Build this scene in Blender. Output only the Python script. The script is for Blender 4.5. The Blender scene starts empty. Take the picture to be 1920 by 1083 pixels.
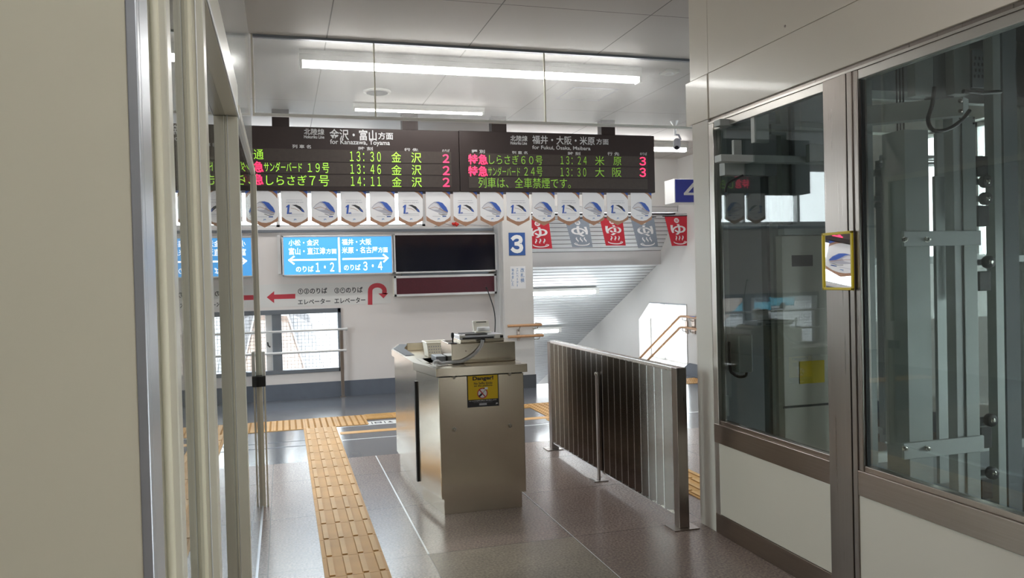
import bpy, math, random
from mathutils import Vector, Matrix
random.seed(7)
SC = bpy.context.scene
COL = SC.collection
PI = math.pi

# ------------------------------------------------------------------ camera
H = 1.41
FPX = 1487.4
YAW, PITCH, ROLL = (math.radians(a) for a in (16.118, 0.936, 1.439))
_f = Vector((math.sin(YAW)*math.cos(PITCH), math.cos(YAW)*math.cos(PITCH), -math.sin(PITCH)))
_r = Vector((math.cos(YAW), -math.sin(YAW), 0))
_d = _f.cross(_r)
RX = _r*math.cos(ROLL) + _d*math.sin(ROLL)
RD = -_r*math.sin(ROLL) + _d*math.cos(ROLL)
CAM = Vector((0, 0, H))
cd = bpy.data.cameras.new('camera')
cd.sensor_width = 36; cd.lens = FPX/1920*36; cd.clip_start = .02; cd.clip_end = 1000
cam = bpy.data.objects.new('camera', cd); COL.objects.link(cam)
cam.matrix_world = Matrix(((RX.x, -RD.x, -_f.x, 0), (RX.y, -RD.y, -_f.y, 0), (RX.z, -RD.z, -_f.z, H), (0, 0, 0, 1)))
SC.camera = cam

# ------------------------------------------------------------------ light and exposure
SKY = 13.0
TUBE = 34.0
SC.view_settings.view_transform = 'Standard'
SC.view_settings.look = 'None'
SC.view_settings.gamma = 1
SC.view_settings.use_curve_mapping = False
SC.view_settings.exposure = 0.12
W = bpy.data.worlds.new('overcast_sky'); SC.world = W; W.use_nodes = True
bg = W.node_tree.nodes['Background']
bg.inputs[0].default_value = (.90, .96, 1.0, 1); bg.inputs[1].default_value = SKY
SC.cycles.max_bounces = 10
SC.cycles.transparent_max_bounces = 16
SC.cycles.sample_clamp_indirect = 6

def portal(loc, rot, sx, sy):
    l = bpy.data.lights.new('window_portal', 'AREA'); l.shape = 'RECTANGLE'; l.size = sx; l.size_y = sy
    l.cycles.is_portal = True
    o = bpy.data.objects.new('window_portal', l); COL.objects.link(o); o.location = loc; o.rotation_euler = rot
portal((-1.0, 10.05, 2.44), (-PI/2, 0, 0), 5.4, .8)
portal((-1.2, 10.05, .67), (-PI/2, 0, 0), 3.8, .8)
portal((-4.2, 6.25, 1.52), (0, -PI/2, 0), 2.5, 1.9)
portal((5.6, 10.45, .53), (0, PI/2, 0), .9, 1.5)
portal((5.65, 1.4, .9), (0, PI/2, 0), 1.2, 4.6)
portal((4.2, 17.4, -2.6), (-PI/2, 0, 0), 2.2, 2.4)
portal((5.5, 5.1, 2.0), (0, PI/2, 0), 1.1, 1.6)

# ------------------------------------------------------------------ pixel to place
def ray(px, py):
    return RX*((px-960)/FPX) + RD*((py-541.5)/FPX) + _f
def ay(px, py, Y): v = ray(px, py); return CAM + v*(Y/v.y)
def ax(px, py, X): v = ray(px, py); return CAM + v*(X/v.x)
def az(px, py, z=0.0): v = ray(px, py); return CAM + v*((z-H)/v.z)

# ------------------------------------------------------------------ materials
M = {}
def _new(name):
    m = bpy.data.materials.new(name); m.use_nodes = True
    nt = m.node_tree; b = nt.nodes['Principled BSDF']; M[name] = m
    return m, nt, b
def srgb(r, g, b):
    return tuple(((c/255)/12.92 if c/255 <= .04045 else ((c/255+.055)/1.055)**2.4) for c in (r, g, b))
def pmat(name, col, rough=.5, metal=0., var=.05, scale=6., bump=0., stretch=None, spec=.5, coat=0., rvar=0.):
    m, nt, b = _new(name); N = nt.nodes; L = nt.links
    b.inputs['Roughness'].default_value = rough; b.inputs['Metallic'].default_value = metal
    b.inputs['Specular IOR Level'].default_value = spec
    if coat: b.inputs['Coat Weight'].default_value = coat; b.inputs['Coat Roughness'].default_value = .08
    tc = N.new('ShaderNodeTexCoord'); mp = N.new('ShaderNodeMapping'); no = N.new('ShaderNodeTexNoise')
    if stretch: mp.inputs['Scale'].default_value = stretch
    no.inputs['Scale'].default_value = scale; no.inputs['Detail'].default_value = 4
    L.new(tc.outputs['Object'], mp.inputs[0]); L.new(mp.outputs[0], no.inputs['Vector'])
    mr = N.new('ShaderNodeMapRange'); L.new(no.outputs[0], mr.inputs[0])
    mr.inputs[1].default_value = .25; mr.inputs[2].default_value = .75
    mr.inputs[3].default_value = 1-var; mr.inputs[4].default_value = 1+var
    vm = N.new('ShaderNodeVectorMath'); vm.operation = 'SCALE'; vm.inputs[0].default_value = col
    L.new(mr.outputs[0], vm.inputs['Scale']); L.new(vm.outputs[0], b.inputs['Base Color'])
    if rvar:
        m2 = N.new('ShaderNodeMapRange'); L.new(no.outputs[0], m2.inputs[0])
        m2.inputs[1].default_value = .3; m2.inputs[2].default_value = .7
        m2.inputs[3].default_value = max(.02, rough-rvar); m2.inputs[4].default_value = rough+rvar
        L.new(m2.outputs[0], b.inputs['Roughness'])
    if bump:
        bu = N.new('ShaderNodeBump'); bu.inputs['Strength'].default_value = bump; bu.inputs['Distance'].default_value = .002
        L.new(no.outputs[0], bu.inputs['Height']); L.new(bu.outputs[0], b.inputs['Normal'])
    return m
def emat(name, col, strength):
    m, nt, b = _new(name)
    b.inputs['Base Color'].default_value = (*[min(1, c) for c in col], 1)
    b.inputs['Emission Color'].default_value = (*col, 1); b.inputs['Emission Strength'].default_value = strength
    b.inputs['Roughness'].default_value = .4
    return m
def glassmat(name, tint=(.95, .97, .96), ior=1.5, haze=0., rough=0.):
    m, nt, b = _new(name); N = nt.nodes; L = nt.links
    N.remove(b); out = [n for n in N if n.type == 'OUTPUT_MATERIAL'][0]
    tr = N.new('ShaderNodeBsdfTransparent'); tr.inputs[0].default_value = (*tint, 1)
    gl = N.new('ShaderNodeBsdfGlossy'); gl.inputs['Roughness'].default_value = rough
    # Schlick reflectance, the same for both faces of a thin pane
    lw = N.new('ShaderNodeLayerWeight'); lw.inputs[0].default_value = .5
    pw = N.new('ShaderNodeMath'); pw.operation = 'POWER'; L.new(lw.outputs['Facing'], pw.inputs[0]); pw.inputs[1].default_value = 5
    r0 = ((ior-1)/(ior+1))**2
    fr = N.new('ShaderNodeMath'); fr.operation = 'MULTIPLY_ADD'; L.new(pw.outputs[0], fr.inputs[0]); fr.inputs[1].default_value = 1-r0; fr.inputs[2].default_value = r0
    mx = N.new('ShaderNodeMixShader'); L.new(fr.outputs[0], mx.inputs[0]); L.new(tr.outputs[0], mx.inputs[1]); L.new(gl.outputs[0], mx.inputs[2])
    last = mx
    if haze:
        di = N.new('ShaderNodeBsdfTranslucent'); di.inputs[0].default_value = (.9, .9, .9, 1)
        d2 = N.new('ShaderNodeBsdfDiffuse'); d2.inputs[0].default_value = (.8, .8, .8, 1)
        dm = N.new('ShaderNodeMixShader'); dm.inputs[0].default_value = .4; L.new(di.outputs[0], dm.inputs[1]); L.new(d2.outputs[0], dm.inputs[2])
        tc = N.new('ShaderNodeTexCoord'); no = N.new('ShaderNodeTexNoise'); no.inputs['Scale'].default_value = 3.5; no.inputs['Detail'].default_value = 8
        L.new(tc.outputs['Object'], no.inputs['Vector'])
        mr = N.new('ShaderNodeMapRange'); mr.inputs[1].default_value = .3; mr.inputs[2].default_value = .8
        mr.inputs[3].default_value = haze*.5; mr.inputs[4].default_value = haze*1.6; L.new(no.outputs[0], mr.inputs[0])
        m2 = N.new('ShaderNodeMixShader'); L.new(mr.outputs[0], m2.inputs[0]); L.new(mx.outputs[0], m2.inputs[1]); L.new(dm.outputs[0], m2.inputs[2]); last = m2
    L.new(last.outputs[0], out.inputs[0])
    return m
def gridmat(name, col, line, px, ox, py, oy, w, rough=.5, var=.05, scale=8., speckle=0., tile=0., spec=.5, rvar=0., bump=0.):
    """a flat surface with joints: lines every px/py metres, fine speckle and tile-to-tile tone"""
    m, nt, b = _new(name); N = nt.nodes; L = nt.links
    def math_(op, a, c=None):
        n = N.new('ShaderNodeMath'); n.operation = op
        for i, v in enumerate((a, c)):
            if v is None: continue
            if isinstance(v, (int, float)): n.inputs[i].default_value = v
            else: L.new(v, n.inputs[i])
        return n.outputs[0]
    tc = N.new('ShaderNodeTexCoord'); sp = N.new('ShaderNodeSeparateXYZ'); L.new(tc.outputs['Object'], sp.inputs[0])
    masks = []; ids = []
    for o_, p_, c_ in ((ox, px, sp.outputs[0]), (oy, py, sp.outputs[1])):
        q = math_('DIVIDE', math_('SUBTRACT', c_, o_), p_)
        fr = math_('FRACT', math_('ADD', q, .5))
        masks.append(math_('LESS_THAN', math_('MULTIPLY', math_('ABSOLUTE', math_('SUBTRACT', fr, .5)), p_), w))
        ids.append(math_('FLOOR', q))
    mask = math_('MAXIMUM', masks[0], masks[1])
    no = N.new('ShaderNodeTexNoise'); no.inputs['Scale'].default_value = scale; no.inputs['Detail'].default_value = 5
    L.new(tc.outputs['Object'], no.inputs['Vector'])
    mr = N.new('ShaderNodeMapRange'); mr.inputs[1].default_value = .3; mr.inputs[2].default_value = .7
    mr.inputs[3].default_value = 1-var; mr.inputs[4].default_value = 1+var; L.new(no.outputs[0], mr.inputs[0])
    fac = mr.outputs[0]
    if speckle:
        vo = N.new('ShaderNodeTexNoise'); vo.inputs['Scale'].default_value = 85; vo.inputs['Detail'].default_value = 2
        L.new(tc.outputs['Object'], vo.inputs['Vector'])
        m3 = N.new('ShaderNodeMapRange'); m3.inputs[1].default_value = .35; m3.inputs[2].default_value = .65
        m3.inputs[3].default_value = 1-speckle; m3.inputs[4].default_value = 1+speckle; L.new(vo.outputs[0], m3.inputs[0])
        fac = math_('MULTIPLY', fac, m3.outputs[0])
    if tile:
        cx = N.new('ShaderNodeCombineXYZ'); L.new(ids[0], cx.inputs[0]); L.new(ids[1], cx.inputs[1])
        wn = N.new('ShaderNodeTexWhiteNoise'); L.new(cx.outputs[0], wn.inputs['Vector'])
        m4 = N.new('ShaderNodeMapRange'); m4.inputs[3].default_value = 1-tile; m4.inputs[4].default_value = 1+tile; L.new(wn.outputs['Value'], m4.inputs[0])
        fac = math_('MULTIPLY', fac, m4.outputs[0])
    vm = N.new('ShaderNodeVectorMath'); vm.operation = 'SCALE'; vm.inputs[0].default_value = col; L.new(fac, vm.inputs['Scale'])
    mx = N.new('ShaderNodeMix'); mx.data_type = 'RGBA'; L.new(mask, mx.inputs[0]); L.new(vm.outputs[0], mx.inputs[6]); mx.inputs[7].default_value = (*line, 1)
    L.new(mx.outputs[2], b.inputs['Base Color'])
    b.inputs['Roughness'].default_value = rough; b.inputs['Specular IOR Level'].default_value = spec
    if rvar:
        m5 = N.new('ShaderNodeMapRange'); m5.inputs[1].default_value = .3; m5.inputs[2].default_value = .7
        m5.inputs[3].default_value = rough-rvar; m5.inputs[4].default_value = rough+rvar; L.new(no.outputs[0], m5.inputs[0]); L.new(m5.outputs[0], b.inputs['Roughness'])
    return m

gridmat('ceiling_panel', (.55, .525, .50), (.14, .13, .12), .935, .317, 2.68, 4.39, .0035, rough=.55, var=.015, scale=2)
gridmat('granite', (.235, .182, .162), (.09, .075, .07), .785, .677, .90, 4.0, .003, rough=.25, var=.05, scale=5, speckle=.34, tile=.04)
gridmat('granite_worn', (.27, .23, .185), (.09, .075, .07), .785, .677, .90, 4.0, .003, rough=.36, var=.12, scale=5, speckle=.30)
gridmat('hall_vinyl', (.12, .128, .148), (.12, .12, .13), 60, 31, 60, 33, .001, rough=.18, var=.06, scale=1.2, speckle=.10)
pmat('wall_paint', (.70, .65, .625), .55, var=.02, scale=2)
pmat('wall_white', (.67, .655, .635), .5, var=.02, scale=2)
pmat('wall_dimmed', (.22, .20, .17), .6, var=.05)  # dimness of a passage running on is put into this dark wall colour
pmat('pillar_paint', (.62, .60, .575), .5, var=.02)
pmat('cream_paint', (.83, .775, .61), .38, var=.015, scale=3)
pmat('cream_frame', (.76, .72, .61), .32, var=.02, scale=5)
pmat('elevator_panel', (.81, .75, .655), .30, var=.012, scale=3, coat=.25)
pmat('elevator_column', (.78, .74, .68), .32, var=.012, scale=3)
pmat('gloss_panel', (.62, .61, .58), .18, var=.02, scale=4, stretch=(1, 14, 1), coat=.4)
pmat('base_grey', (.115, .13, .16), .45, var=.08)
pmat('dark_base', (.055, .058, .065), .4, var=.1)
pmat('steel', (.60, .575, .52), .27, 1.0, var=.04, scale=3, stretch=(30, 30, 1), rvar=.03)
pmat('steel_booth', (.60, .535, .43), .22, 1.0, var=.025, scale=1.2, rvar=.03)
pmat('steel_dark', (.34, .30, .275), .30, 1.0, var=.04, scale=3, stretch=(40, 40, 1), rvar=.03)
pmat('steel_bronze', (.36, .30, .26), .28, 1.0, var=.06, scale=4, stretch=(40, 1, 40))
pmat('slat_steel', (.25, .22, .205), .24, 1.0, var=.03, scale=4)
pmat('slat_edge', (.85, .85, .86), .25, .9, var=.03)
pmat('steel_rail', (.62, .59, .55), .3, 1.0, var=.005)
pmat('alu', (.66, .68, .73), .35, .7, var=.03)
pmat('alu_window', (.20, .22, .25), .4, .5, var=.05)
pmat('alu_light', (.72, .72, .72), .35, .4, var=.03)
pmat('white_plastic', (.78, .77, .73), .45, var=.02)
pmat('ivory_plastic', (.72, .68, .56), .5, var=.03)
pmat('basket_plastic', (.90, .87, .78), .45, var=.02)
pmat('black', (.012, .012, .013), .5, var=.1)
pmat('black_gloss', (.006, .006, .012), .12, var=.1)
pmat('rubber', (.03, .03, .032), .6, var=.1)
pmat('board_brown', (.030, .019, .017), .5, var=.06, spec=.3)
pmat('led_strip', (.055, .042, .036), .5, var=.08, scale=30, spec=.3)
pmat('white_letter', (.58, .58, .58), .5, var=.02)
pmat('maroon', (.070, .006, .014), .45, var=.15, scale=60)
pmat('wood_rail', (.50, .27, .13), .42, var=.15, scale=6, stretch=(8, 8, 8))
pmat('tactile', (.62, .35, .115), .6, var=.12, scale=4)
pmat('tactile_bar', (.66, .40, .15), .55, var=.12, scale=4)
pmat('tactile_dark', (.40, .20, .05), .7, var=.15, scale=8)
pmat('orange_line', (.72, .40, .13), .5, var=.06)
pmat('strip_white', (.80, .82, .84), .3, .3, var=.03)
pmat('sign_blue', (.022, .085, .30), .4, var=.03)
pmat('sign_blue2', (.030, .045, .36), .4, var=.03)
pmat('sign_white', (.80, .80, .79), .5, var=.01)
pmat('paper', (.78, .78, .79), .7, var=.01)
pmat('print_blue', (.06, .20, .45), .6, var=.02)
pmat('print_grey', (.45, .45, .50), .6, var=.02)
pmat('print_black', (.03, .03, .035), .6, var=.02)
pmat('sign_red', (.50, .045, .065), .5, var=.03)
pmat('pen_brown', (.36, .19, .115), .55, var=.06)
pmat('pen_white', (.80, .79, .80), .55, var=.01)
pmat('pen_blue', (.035, .10, .42), .5, var=.03)
pmat('pen_light', (.66, .65, .68), .5, var=.03)
pmat('pen_grey', (.40, .40, .46), .5, var=.03)
pmat('flag_red', (.47, .018, .035), .75, var=.06, scale=20)
pmat('flag_grey', (.22, .25, .30), .75, var=.06, scale=20)
pmat('flag_white', (.72, .71, .72), .7, var=.02)
pmat('poster_yellow', (.70, .47, .01), .5, var=.02)
pmat('frame_yellow', (.80, .60, .02), .4, var=.03)
pmat('mirror_face', (.86, .87, .88), .015, 1.0, var=.005)
# a prismatic wide-angle mirror: its face lies flat on the post but throws the view aside and up
_b = M['mirror_face'].node_tree; _n = _b.nodes.new('ShaderNodeCombineXYZ')
for _i, _v in enumerate((-.957, .243, .148)): _n.inputs[_i].default_value = _v
_b.links.new(_n.outputs[0], _b.nodes['Principled BSDF'].inputs['Normal'])
pmat('soffit_slat', (.74, .76, .77), .38, .0, var=.03)
pmat('soffit_beam', (.60, .60, .60), .55, var=.02)
pmat('gap_dark', (.05, .05, .055), .7, var=.05)
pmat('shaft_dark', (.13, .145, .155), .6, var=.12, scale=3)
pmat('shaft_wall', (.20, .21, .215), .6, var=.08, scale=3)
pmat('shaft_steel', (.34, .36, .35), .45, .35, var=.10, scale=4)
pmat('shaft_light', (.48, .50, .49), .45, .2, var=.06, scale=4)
pmat('car_panel', (.56, .53, .47), .4, .2, var=.04)
pmat('cable_grey', (.42, .42, .43), .5, var=.15, scale=30)
pmat('red_cloth', (.65, .03, .02), .7, var=.1)
pmat('pink', (.72, .13, .25), .6, var=.05)
pmat('out_ground', (.16, .16, .165), .9, var=.1, scale=.3)
pmat('out_brown', (.20, .15, .125), .8, var=.15, scale=2)
pmat('out_grey', (.18, .18, .19), .8, var=.1, scale=1)
pmat('bus_blue', (.04, .20, .27), .4, var=.03)
pmat('bus_glass', (.03, .04, .05), .1, var=.03)
emat('tube', (1.0, .985, .96), TUBE)
emat('tube_stair', (.95, .985, 1.0), 34.0)
emat('led_green', (.42, .86, .06), .52)
emat('led_green_dim', (.24, .50, .04), .27)
emat('led_red', (1.0, .035, .13), 1.25)
emat('lightbox_blue', (.075, .35, .76), .85)
emat('lightbox_white', (1.0, 1.0, 1.0), 1.3)
glassmat('window_glass', (.93, .95, .95))
glassmat('barrier_glass', (.88, .885, .88), haze=.125)
glassmat('elevator_glass', (.65, .685, .665), ior=1.62)
glassmat('door_glass', (.80, .82, .80), ior=1.5)

# ------------------------------------------------------------------ mesh builder
class MB:
    def __init__(s): s.v = []; s.f = []; s.m = []; s.sm = []; s.mats = []
    def mi(s, mat):
        if mat not in s.mats: s.mats.append(mat)
        return s.mats.index(mat)
    def add(s, verts, faces, mat, smooth=False):
        o = len(s.v); k = s.mi(mat)
        s.v += [tuple(p) for p in verts]
        for f in faces: s.f.append(tuple(i+o for i in f)); s.m.append(k); s.sm.append(smooth)
        return s
    def box(s, x0, x1, y0, y1, z0, z1, mat):
        x0, x1 = sorted((x0, x1)); y0, y1 = sorted((y0, y1)); z0, z1 = sorted((z0, z1))
        V = [(x, y, z) for z in (z0, z1) for y in (y0, y1) for x in (x0, x1)]
        return s.add(V, [(0, 2, 3, 1), (4, 5, 7, 6), (0, 1, 5, 4), (2, 6, 7, 3), (0, 4, 6, 2), (1, 3, 7, 5)], mat)
    def obox(s, c, u, v, w, mat):
        c, u, v, w = (Vector(a) for a in (c, u, v, w))      # half-extent vectors
        V = [c + u*i + v*j + w*k for k in (-1, 1) for j in (-1, 1) for i in (-1, 1)]
        return s.add(V, [(0, 2, 3, 1), (4, 5, 7, 6), (0, 1, 5, 4), (2, 6, 7, 3), (0, 4, 6, 2), (1, 3, 7, 5)], mat)
    def prism(s, pts, d, mat, side=None):
        """pts: ordered loop of 3-D points, extruded by vector d"""
        n = len(pts); d = Vector(d); P = [Vector(p) for p in pts]
        V = P + [p+d for p in P]
        s.add(V, [tuple(range(n))[::-1], tuple(range(n, 2*n))], mat)
        return s.add(V, [(i, (i+1) % n, (i+1) % n+n, i+n) for i in range(n)], side or mat)
    def poly(s, pts, mat): return s.add(pts, [tuple(range(len(pts)))], mat)
    def tube(s, pts, r, mat, n=10, cap=True, smooth=True):
        P = [Vector(p) for p in pts]; V = []; F = []; up = None
        for i, p in enumerate(P):
            t = (P[min(i+1, len(P)-1)] - P[max(i-1, 0)]).normalized()
            if up is None:
                up = Vector((0, 0, 1)) if abs(t.z) < .9 else Vector((1, 0, 0))
            a = t.cross(up).normalized(); bb = a.cross(t).normalized(); up = bb
            rr = r[i] if isinstance(r, (list, tuple)) else r
            for k in range(n):
                q = 2*PI*k/n; V.append(p + (a*math.cos(q)+bb*math.sin(q))*rr)
        for i in range(len(P)-1):
            for k in range(n):
                F.append((i*n+k, i*n+(k+1) % n, (i+1)*n+(k+1) % n, (i+1)*n+k))
        s.add(V, F, mat, smooth)
        if cap:
            s.add(V[:n], [tuple(range(n))], mat); s.add(V[-n:], [tuple(range(n))[::-1]], mat)
        return s
    def lathe(s, c, axis, prof, mat, n=24, smooth=True):
        """prof: (radius, height along axis) pairs"""
        c = Vector(c); a = Vector(axis).normalized(); u = a.orthogonal().normalized(); w = a.cross(u); V = []; F = []
        for r, h in prof:
            for k in range(n):
                q = 2*PI*k/n; V.append(c + a*h + (u*math.cos(q)+w*math.sin(q))*r)
        for i in range(len(prof)-1):
            for k in range(n): F.append((i*n+k, i*n+(k+1) % n, (i+1)*n+(k+1) % n, (i+1)*n+k))
        s.add(V, F, mat, smooth)
        if prof[0][0] > 0: s.add(V[:n], [tuple(range(n))], mat)
        if prof[-1][0] > 0: s.add(V[-n:], [tuple(range(n))[::-1]], mat)
        return s
    def rib2(s, pts, w, fn, mat):
        """a flat stroke of width w along 2-D points; fn maps (a,b) to a place"""
        n = len(pts); Lp = []; Rp = []
        for i in range(n):
            a = pts[max(i-1, 0)]; b = pts[min(i+1, n-1)]; dx, dy = b[0]-a[0], b[1]-a[1]; l = math.hypot(dx, dy) or 1
            ww = w[i] if isinstance(w, (list, tuple)) else w
            Lp.append(fn(pts[i][0]-dy/l*ww/2, pts[i][1]+dx/l*ww/2)); Rp.append(fn(pts[i][0]+dy/l*ww/2, pts[i][1]-dx/l*ww/2))
        V = Lp+Rp
        return s.add(V, [(i, i+n, i+n+1, i+1) for i in range(n-1)], mat)

def root_of(o):
    p = o; v = Vector()
    while p: v += p.location; p = p.parent
    return v
def obj(name, mb, parent=None, bevel=0., seg=2):
    me = bpy.data.meshes.new(name)
    off = root_of(parent) if parent else Vector()
    me.from_pydata([tuple(Vector(p)-off) for p in mb.v], [], mb.f)
    for k in mb.mats: me.materials.append(M[k])
    for i, p in enumerate(me.polygons): p.material_index = mb.m[i]; p.use_smooth = mb.sm[i]
    me.update()
    o = bpy.data.objects.new(name, me); COL.objects.link(o)
    if parent: o.parent = parent
    if bevel:
        b = o.modifiers.new('bevel', 'BEVEL'); b.width = bevel; b.segments = seg; b.limit_method = 'ANGLE'; b.angle_limit = math.radians(40)
        b.use_clamp_overlap = True
    return o
def tag(o, label, cat, group=None, kind=None):
    o['label'] = label; o['category'] = cat
    if group: o['group'] = group
    if kind: o['kind'] = kind
    return o
def thing(name, loc, label, cat, group=None, kind=None):
    o = bpy.data.objects.new(name, None); COL.objects.link(o); o.location = Vector(loc); o.empty_display_size = .05
    return tag(o, label, cat, group, kind)
def struct(name, mb, label, cat, bevel=0.):
    return tag(obj(name, mb, None, bevel), label, cat, kind='structure')
def dup(root, delta, label=None):
    r = root.copy(); COL.objects.link(r); r.location = root.location + Vector(delta)
    if label: r['label'] = label
    for ch in list(root.children):
        c = ch.copy(); COL.objects.link(c); c.parent = r
        for g in list(ch.children):
            e = g.copy(); COL.objects.link(e); e.parent = c
    return r

# ------------------------------------------------------------------ lettering
_tc = {}
def glyphs(s, bold=0.):
    k = (s, bold)
    if k not in _tc:
        c = bpy.data.curves.new('t', 'FONT'); c.body = s; c.resolution_u = 3; c.offset = bold
        o = bpy.data.objects.new('t', c); COL.objects.link(o)
        e = o.evaluated_get(bpy.context.evaluated_depsgraph_get()); me = e.to_mesh()
        v = [(p.co.x, p.co.y) for p in me.vertices]; f = [tuple(p.vertices) for p in me.polygons]
        e.to_mesh_clear(); bpy.data.objects.remove(o); bpy.data.curves.remove(c)
        _tc[k] = (v, f)
    return _tc[k]
def text_fn(mb, s, a0, a1, b0, b1, fn, mat, bold=0., flip=False):
    v, f = glyphs(s, bold)
    if not v: return
    x0 = min(p[0] for p in v); x1 = max(p[0] for p in v); y0 = min(p[1] for p in v); y1 = max(p[1] for p in v)
    V = []
    for x, y in v:
        t = (x-x0)/(x1-x0)
        if flip: t = 1-t
        V.append(fn(a0+(a1-a0)*t, b0+(b1-b0)*(y-y0)/(y1-y0)))
    mb.add(V, f, mat)
def text_px(mb, s, x0, y0, x1, y1, Y, mat, bold=.0):
    """lettering on a plane that faces the camera side, between two picture corners"""
    a = ay(x0, (y0+y1)/2, Y); b = ay(x1, (y0+y1)/2, Y); t = ay((x0+x1)/2, y0, Y); u = ay((x0+x1)/2, y1, Y)
    text_fn(mb, s, a.x, b.x, u.z, t.z, lambda p, q: (p, Y, q), mat, bold)

ZC = 2.965
YW = 9.85
# ================================================================== SETTING
fl = MB()
fl.box(-4.2, 5.4, -3.2, 6.40, -.12, 0, 'granite')
fl.box(-4.2, 5.4, 6.40, 9.78, -.12, 0, 'hall_vinyl')
fl.box(-4.2, 3.02, 9.78, 10.0, -.12, 0, 'hall_vinyl')
# the elevator pit is left open by laying the slab round it
fl2 = MB()
def floor_piece(x0, x1, y0, y1, m): fl2.box(x0, x1, y0, y1, -.12, 0, m)
floor_piece(-4.2, .677, -3.2, 6.40, 'granite'); floor_piece(.677, 2.26, 4.0, 6.40, 'granite'); floor_piece(1.462, 2.26, -3.2, 4.0, 'granite'); floor_piece(.677, 1.462, 3.1, 4.0, 'granite_worn'); floor_piece(.677, 1.462, -3.2, 3.1, 'granite'); floor_piece(2.26, 5.4, 3.93, 6.40, 'granite'); floor_piece(4.75, 5.4, -3.2, 3.93, 'granite')
floor_piece(-4.2, 5.4, 6.40, 9.78, 'hall_vinyl'); floor_piece(-4.2, 3.02, 9.78, 10.05, 'hall_vinyl')
struct('floor', fl2, 'speckled brown granite floor with a blue grey vinyl hall beyond', 'floor')
c = MB(); c.box(-4.2, 5.5, -3.2, 10.3, ZC, ZC+.12, 'ceiling_panel')
struct('ceiling', c, 'pale grey panel ceiling with thin dark joints', 'ceiling')

# back wall with a long low window and a high window band
w = MB(); WX0, WX1 = -3.0, .67; UX0, UX1 = -3.6, 1.74
LZ0, LZ1, UZ0, UZ1 = .31, 1.075, 2.06, 2.86
T0, T1 = YW, YW+.16
w.box(-4.2, WX0, T0, T1, 0, UZ0-.04, 'wall_paint'); w.box(WX1, 2.66, T0, T1, 0, UZ0-.04, 'wall_paint')
w.box(WX0, WX1, T0, T1, 0, LZ0, 'wall_paint'); w.box(WX0, WX1, T0, T1, LZ1, UZ0-.04, 'wall_paint')
w.box(-4.2, UX0, T0, T1, UZ0-.04, ZC, 'wall_paint'); w.box(UX1, 2.66, T0, T1, UZ0-.04, ZC, 'wall_paint')
w.box(UX0, UX1, T0, T1, UZ1, ZC, 'wall_paint'); w.box(UX0, UX1, T0, T1, UZ0-.04, UZ0, 'wall_paint')
struct('wall_back', w, 'off-white back wall behind the signs and the low window', 'wall')
b = MB(); b.box(-4.2, 2.64, YW-.018, YW-.001, 0, .187, 'base_grey')
struct('baseboard_back', b, 'blue grey skirting along the foot of the back wall', 'baseboard')
t = MB(); t.box(-4.0, 2.60, YW-.05, YW-.001, UZ0-.065, UZ0-.035, 'alu_window'); t.box(-4.0, 2.60, YW-.035, YW-.001, UZ0-.035, UZ0-.012, 'alu_light')
struct('trim_1', t, 'grey metal ledge under the high windows of the back wall', 'ledge')

# low window: frame, sashes, wire mesh, glass
wn = thing('window_1', (.67, YW, LZ0), 'long low aluminium window with wire mesh in the back wall', 'window', kind='structure')
f = MB(); yf = YW-.025
f.box(WX0, WX1, yf, YW+.1, LZ1-.055, LZ1, 'alu_window'); f.box(WX0, WX1, yf, YW+.1, LZ0, LZ0+.045, 'alu_window')
f.box(WX1-.04, WX1, yf, YW+.1, LZ0, LZ1, 'alu_window'); f.box(WX0, WX0+.04, yf, YW+.1, LZ0, LZ1, 'alu_window')
obj('window_frame', f, wn, .003)
for x in (-.10, -.99, -1.85):
    f = MB(); f.box(x-.035, x+.075, YW-.01, YW+.05, LZ0+.045, LZ1-.055, 'alu_window'); f.box(x-.11, x-.035, YW+.03, YW+.075, LZ0+.045, LZ1-.055, 'alu_light')
    obj('window_mullion', f, wn, .002)
g = MB(); g.box(WX0+.04, WX1-.04, YW+.055, YW+.06, LZ0+.04, LZ1-.05, 'window_glass'); obj('window_pane', g, wn)
g = MB()
for i in range(int((WX1-WX0-.1)/.042)):
    x = WX0+.05+i*.042; g.box(x-.0018, x+.0018, YW+.085, YW+.087, LZ0+.04, LZ1-.05, 'alu_window')
for i in range(16):
    z = LZ0+.06+i*.042; g.box(WX0+.04, WX1-.04, YW+.087, YW+.089, z-.0018, z+.0018, 'alu_window')
obj('wire_mesh', g, wn)
f = MB(); f.tube([(-.165, YW+.0, .64), (-.185, YW-.03, .66), (-.19, YW-.035, .70)], .009, 'rubber'); obj('window_latch', f, wn)
# high window band
wn = thing('window_2', (0, YW, UZ0), 'bright high window band above the back wall ledge', 'window', kind='structure')
f = MB(); f.box(UX0, UX1, YW+.0, YW+.1, UZ1-.04, UZ1, 'alu_light'); f.box(UX0, UX1, YW, YW+.1, UZ0, UZ0+.03, 'alu_light')
for x in (UX0+.02, -2.7, -1.8, -.90, -.03, .87, UX1-.02): f.box(x-.022, x+.022, YW+.0, YW+.1, UZ0, UZ1, 'alu_light')
obj('window_frame', f, wn, .003)
g = MB(); g.box(UX0, UX1, YW+.055, YW+.06, UZ0, UZ1, 'window_glass'); obj('window_pane', g, wn)

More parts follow.
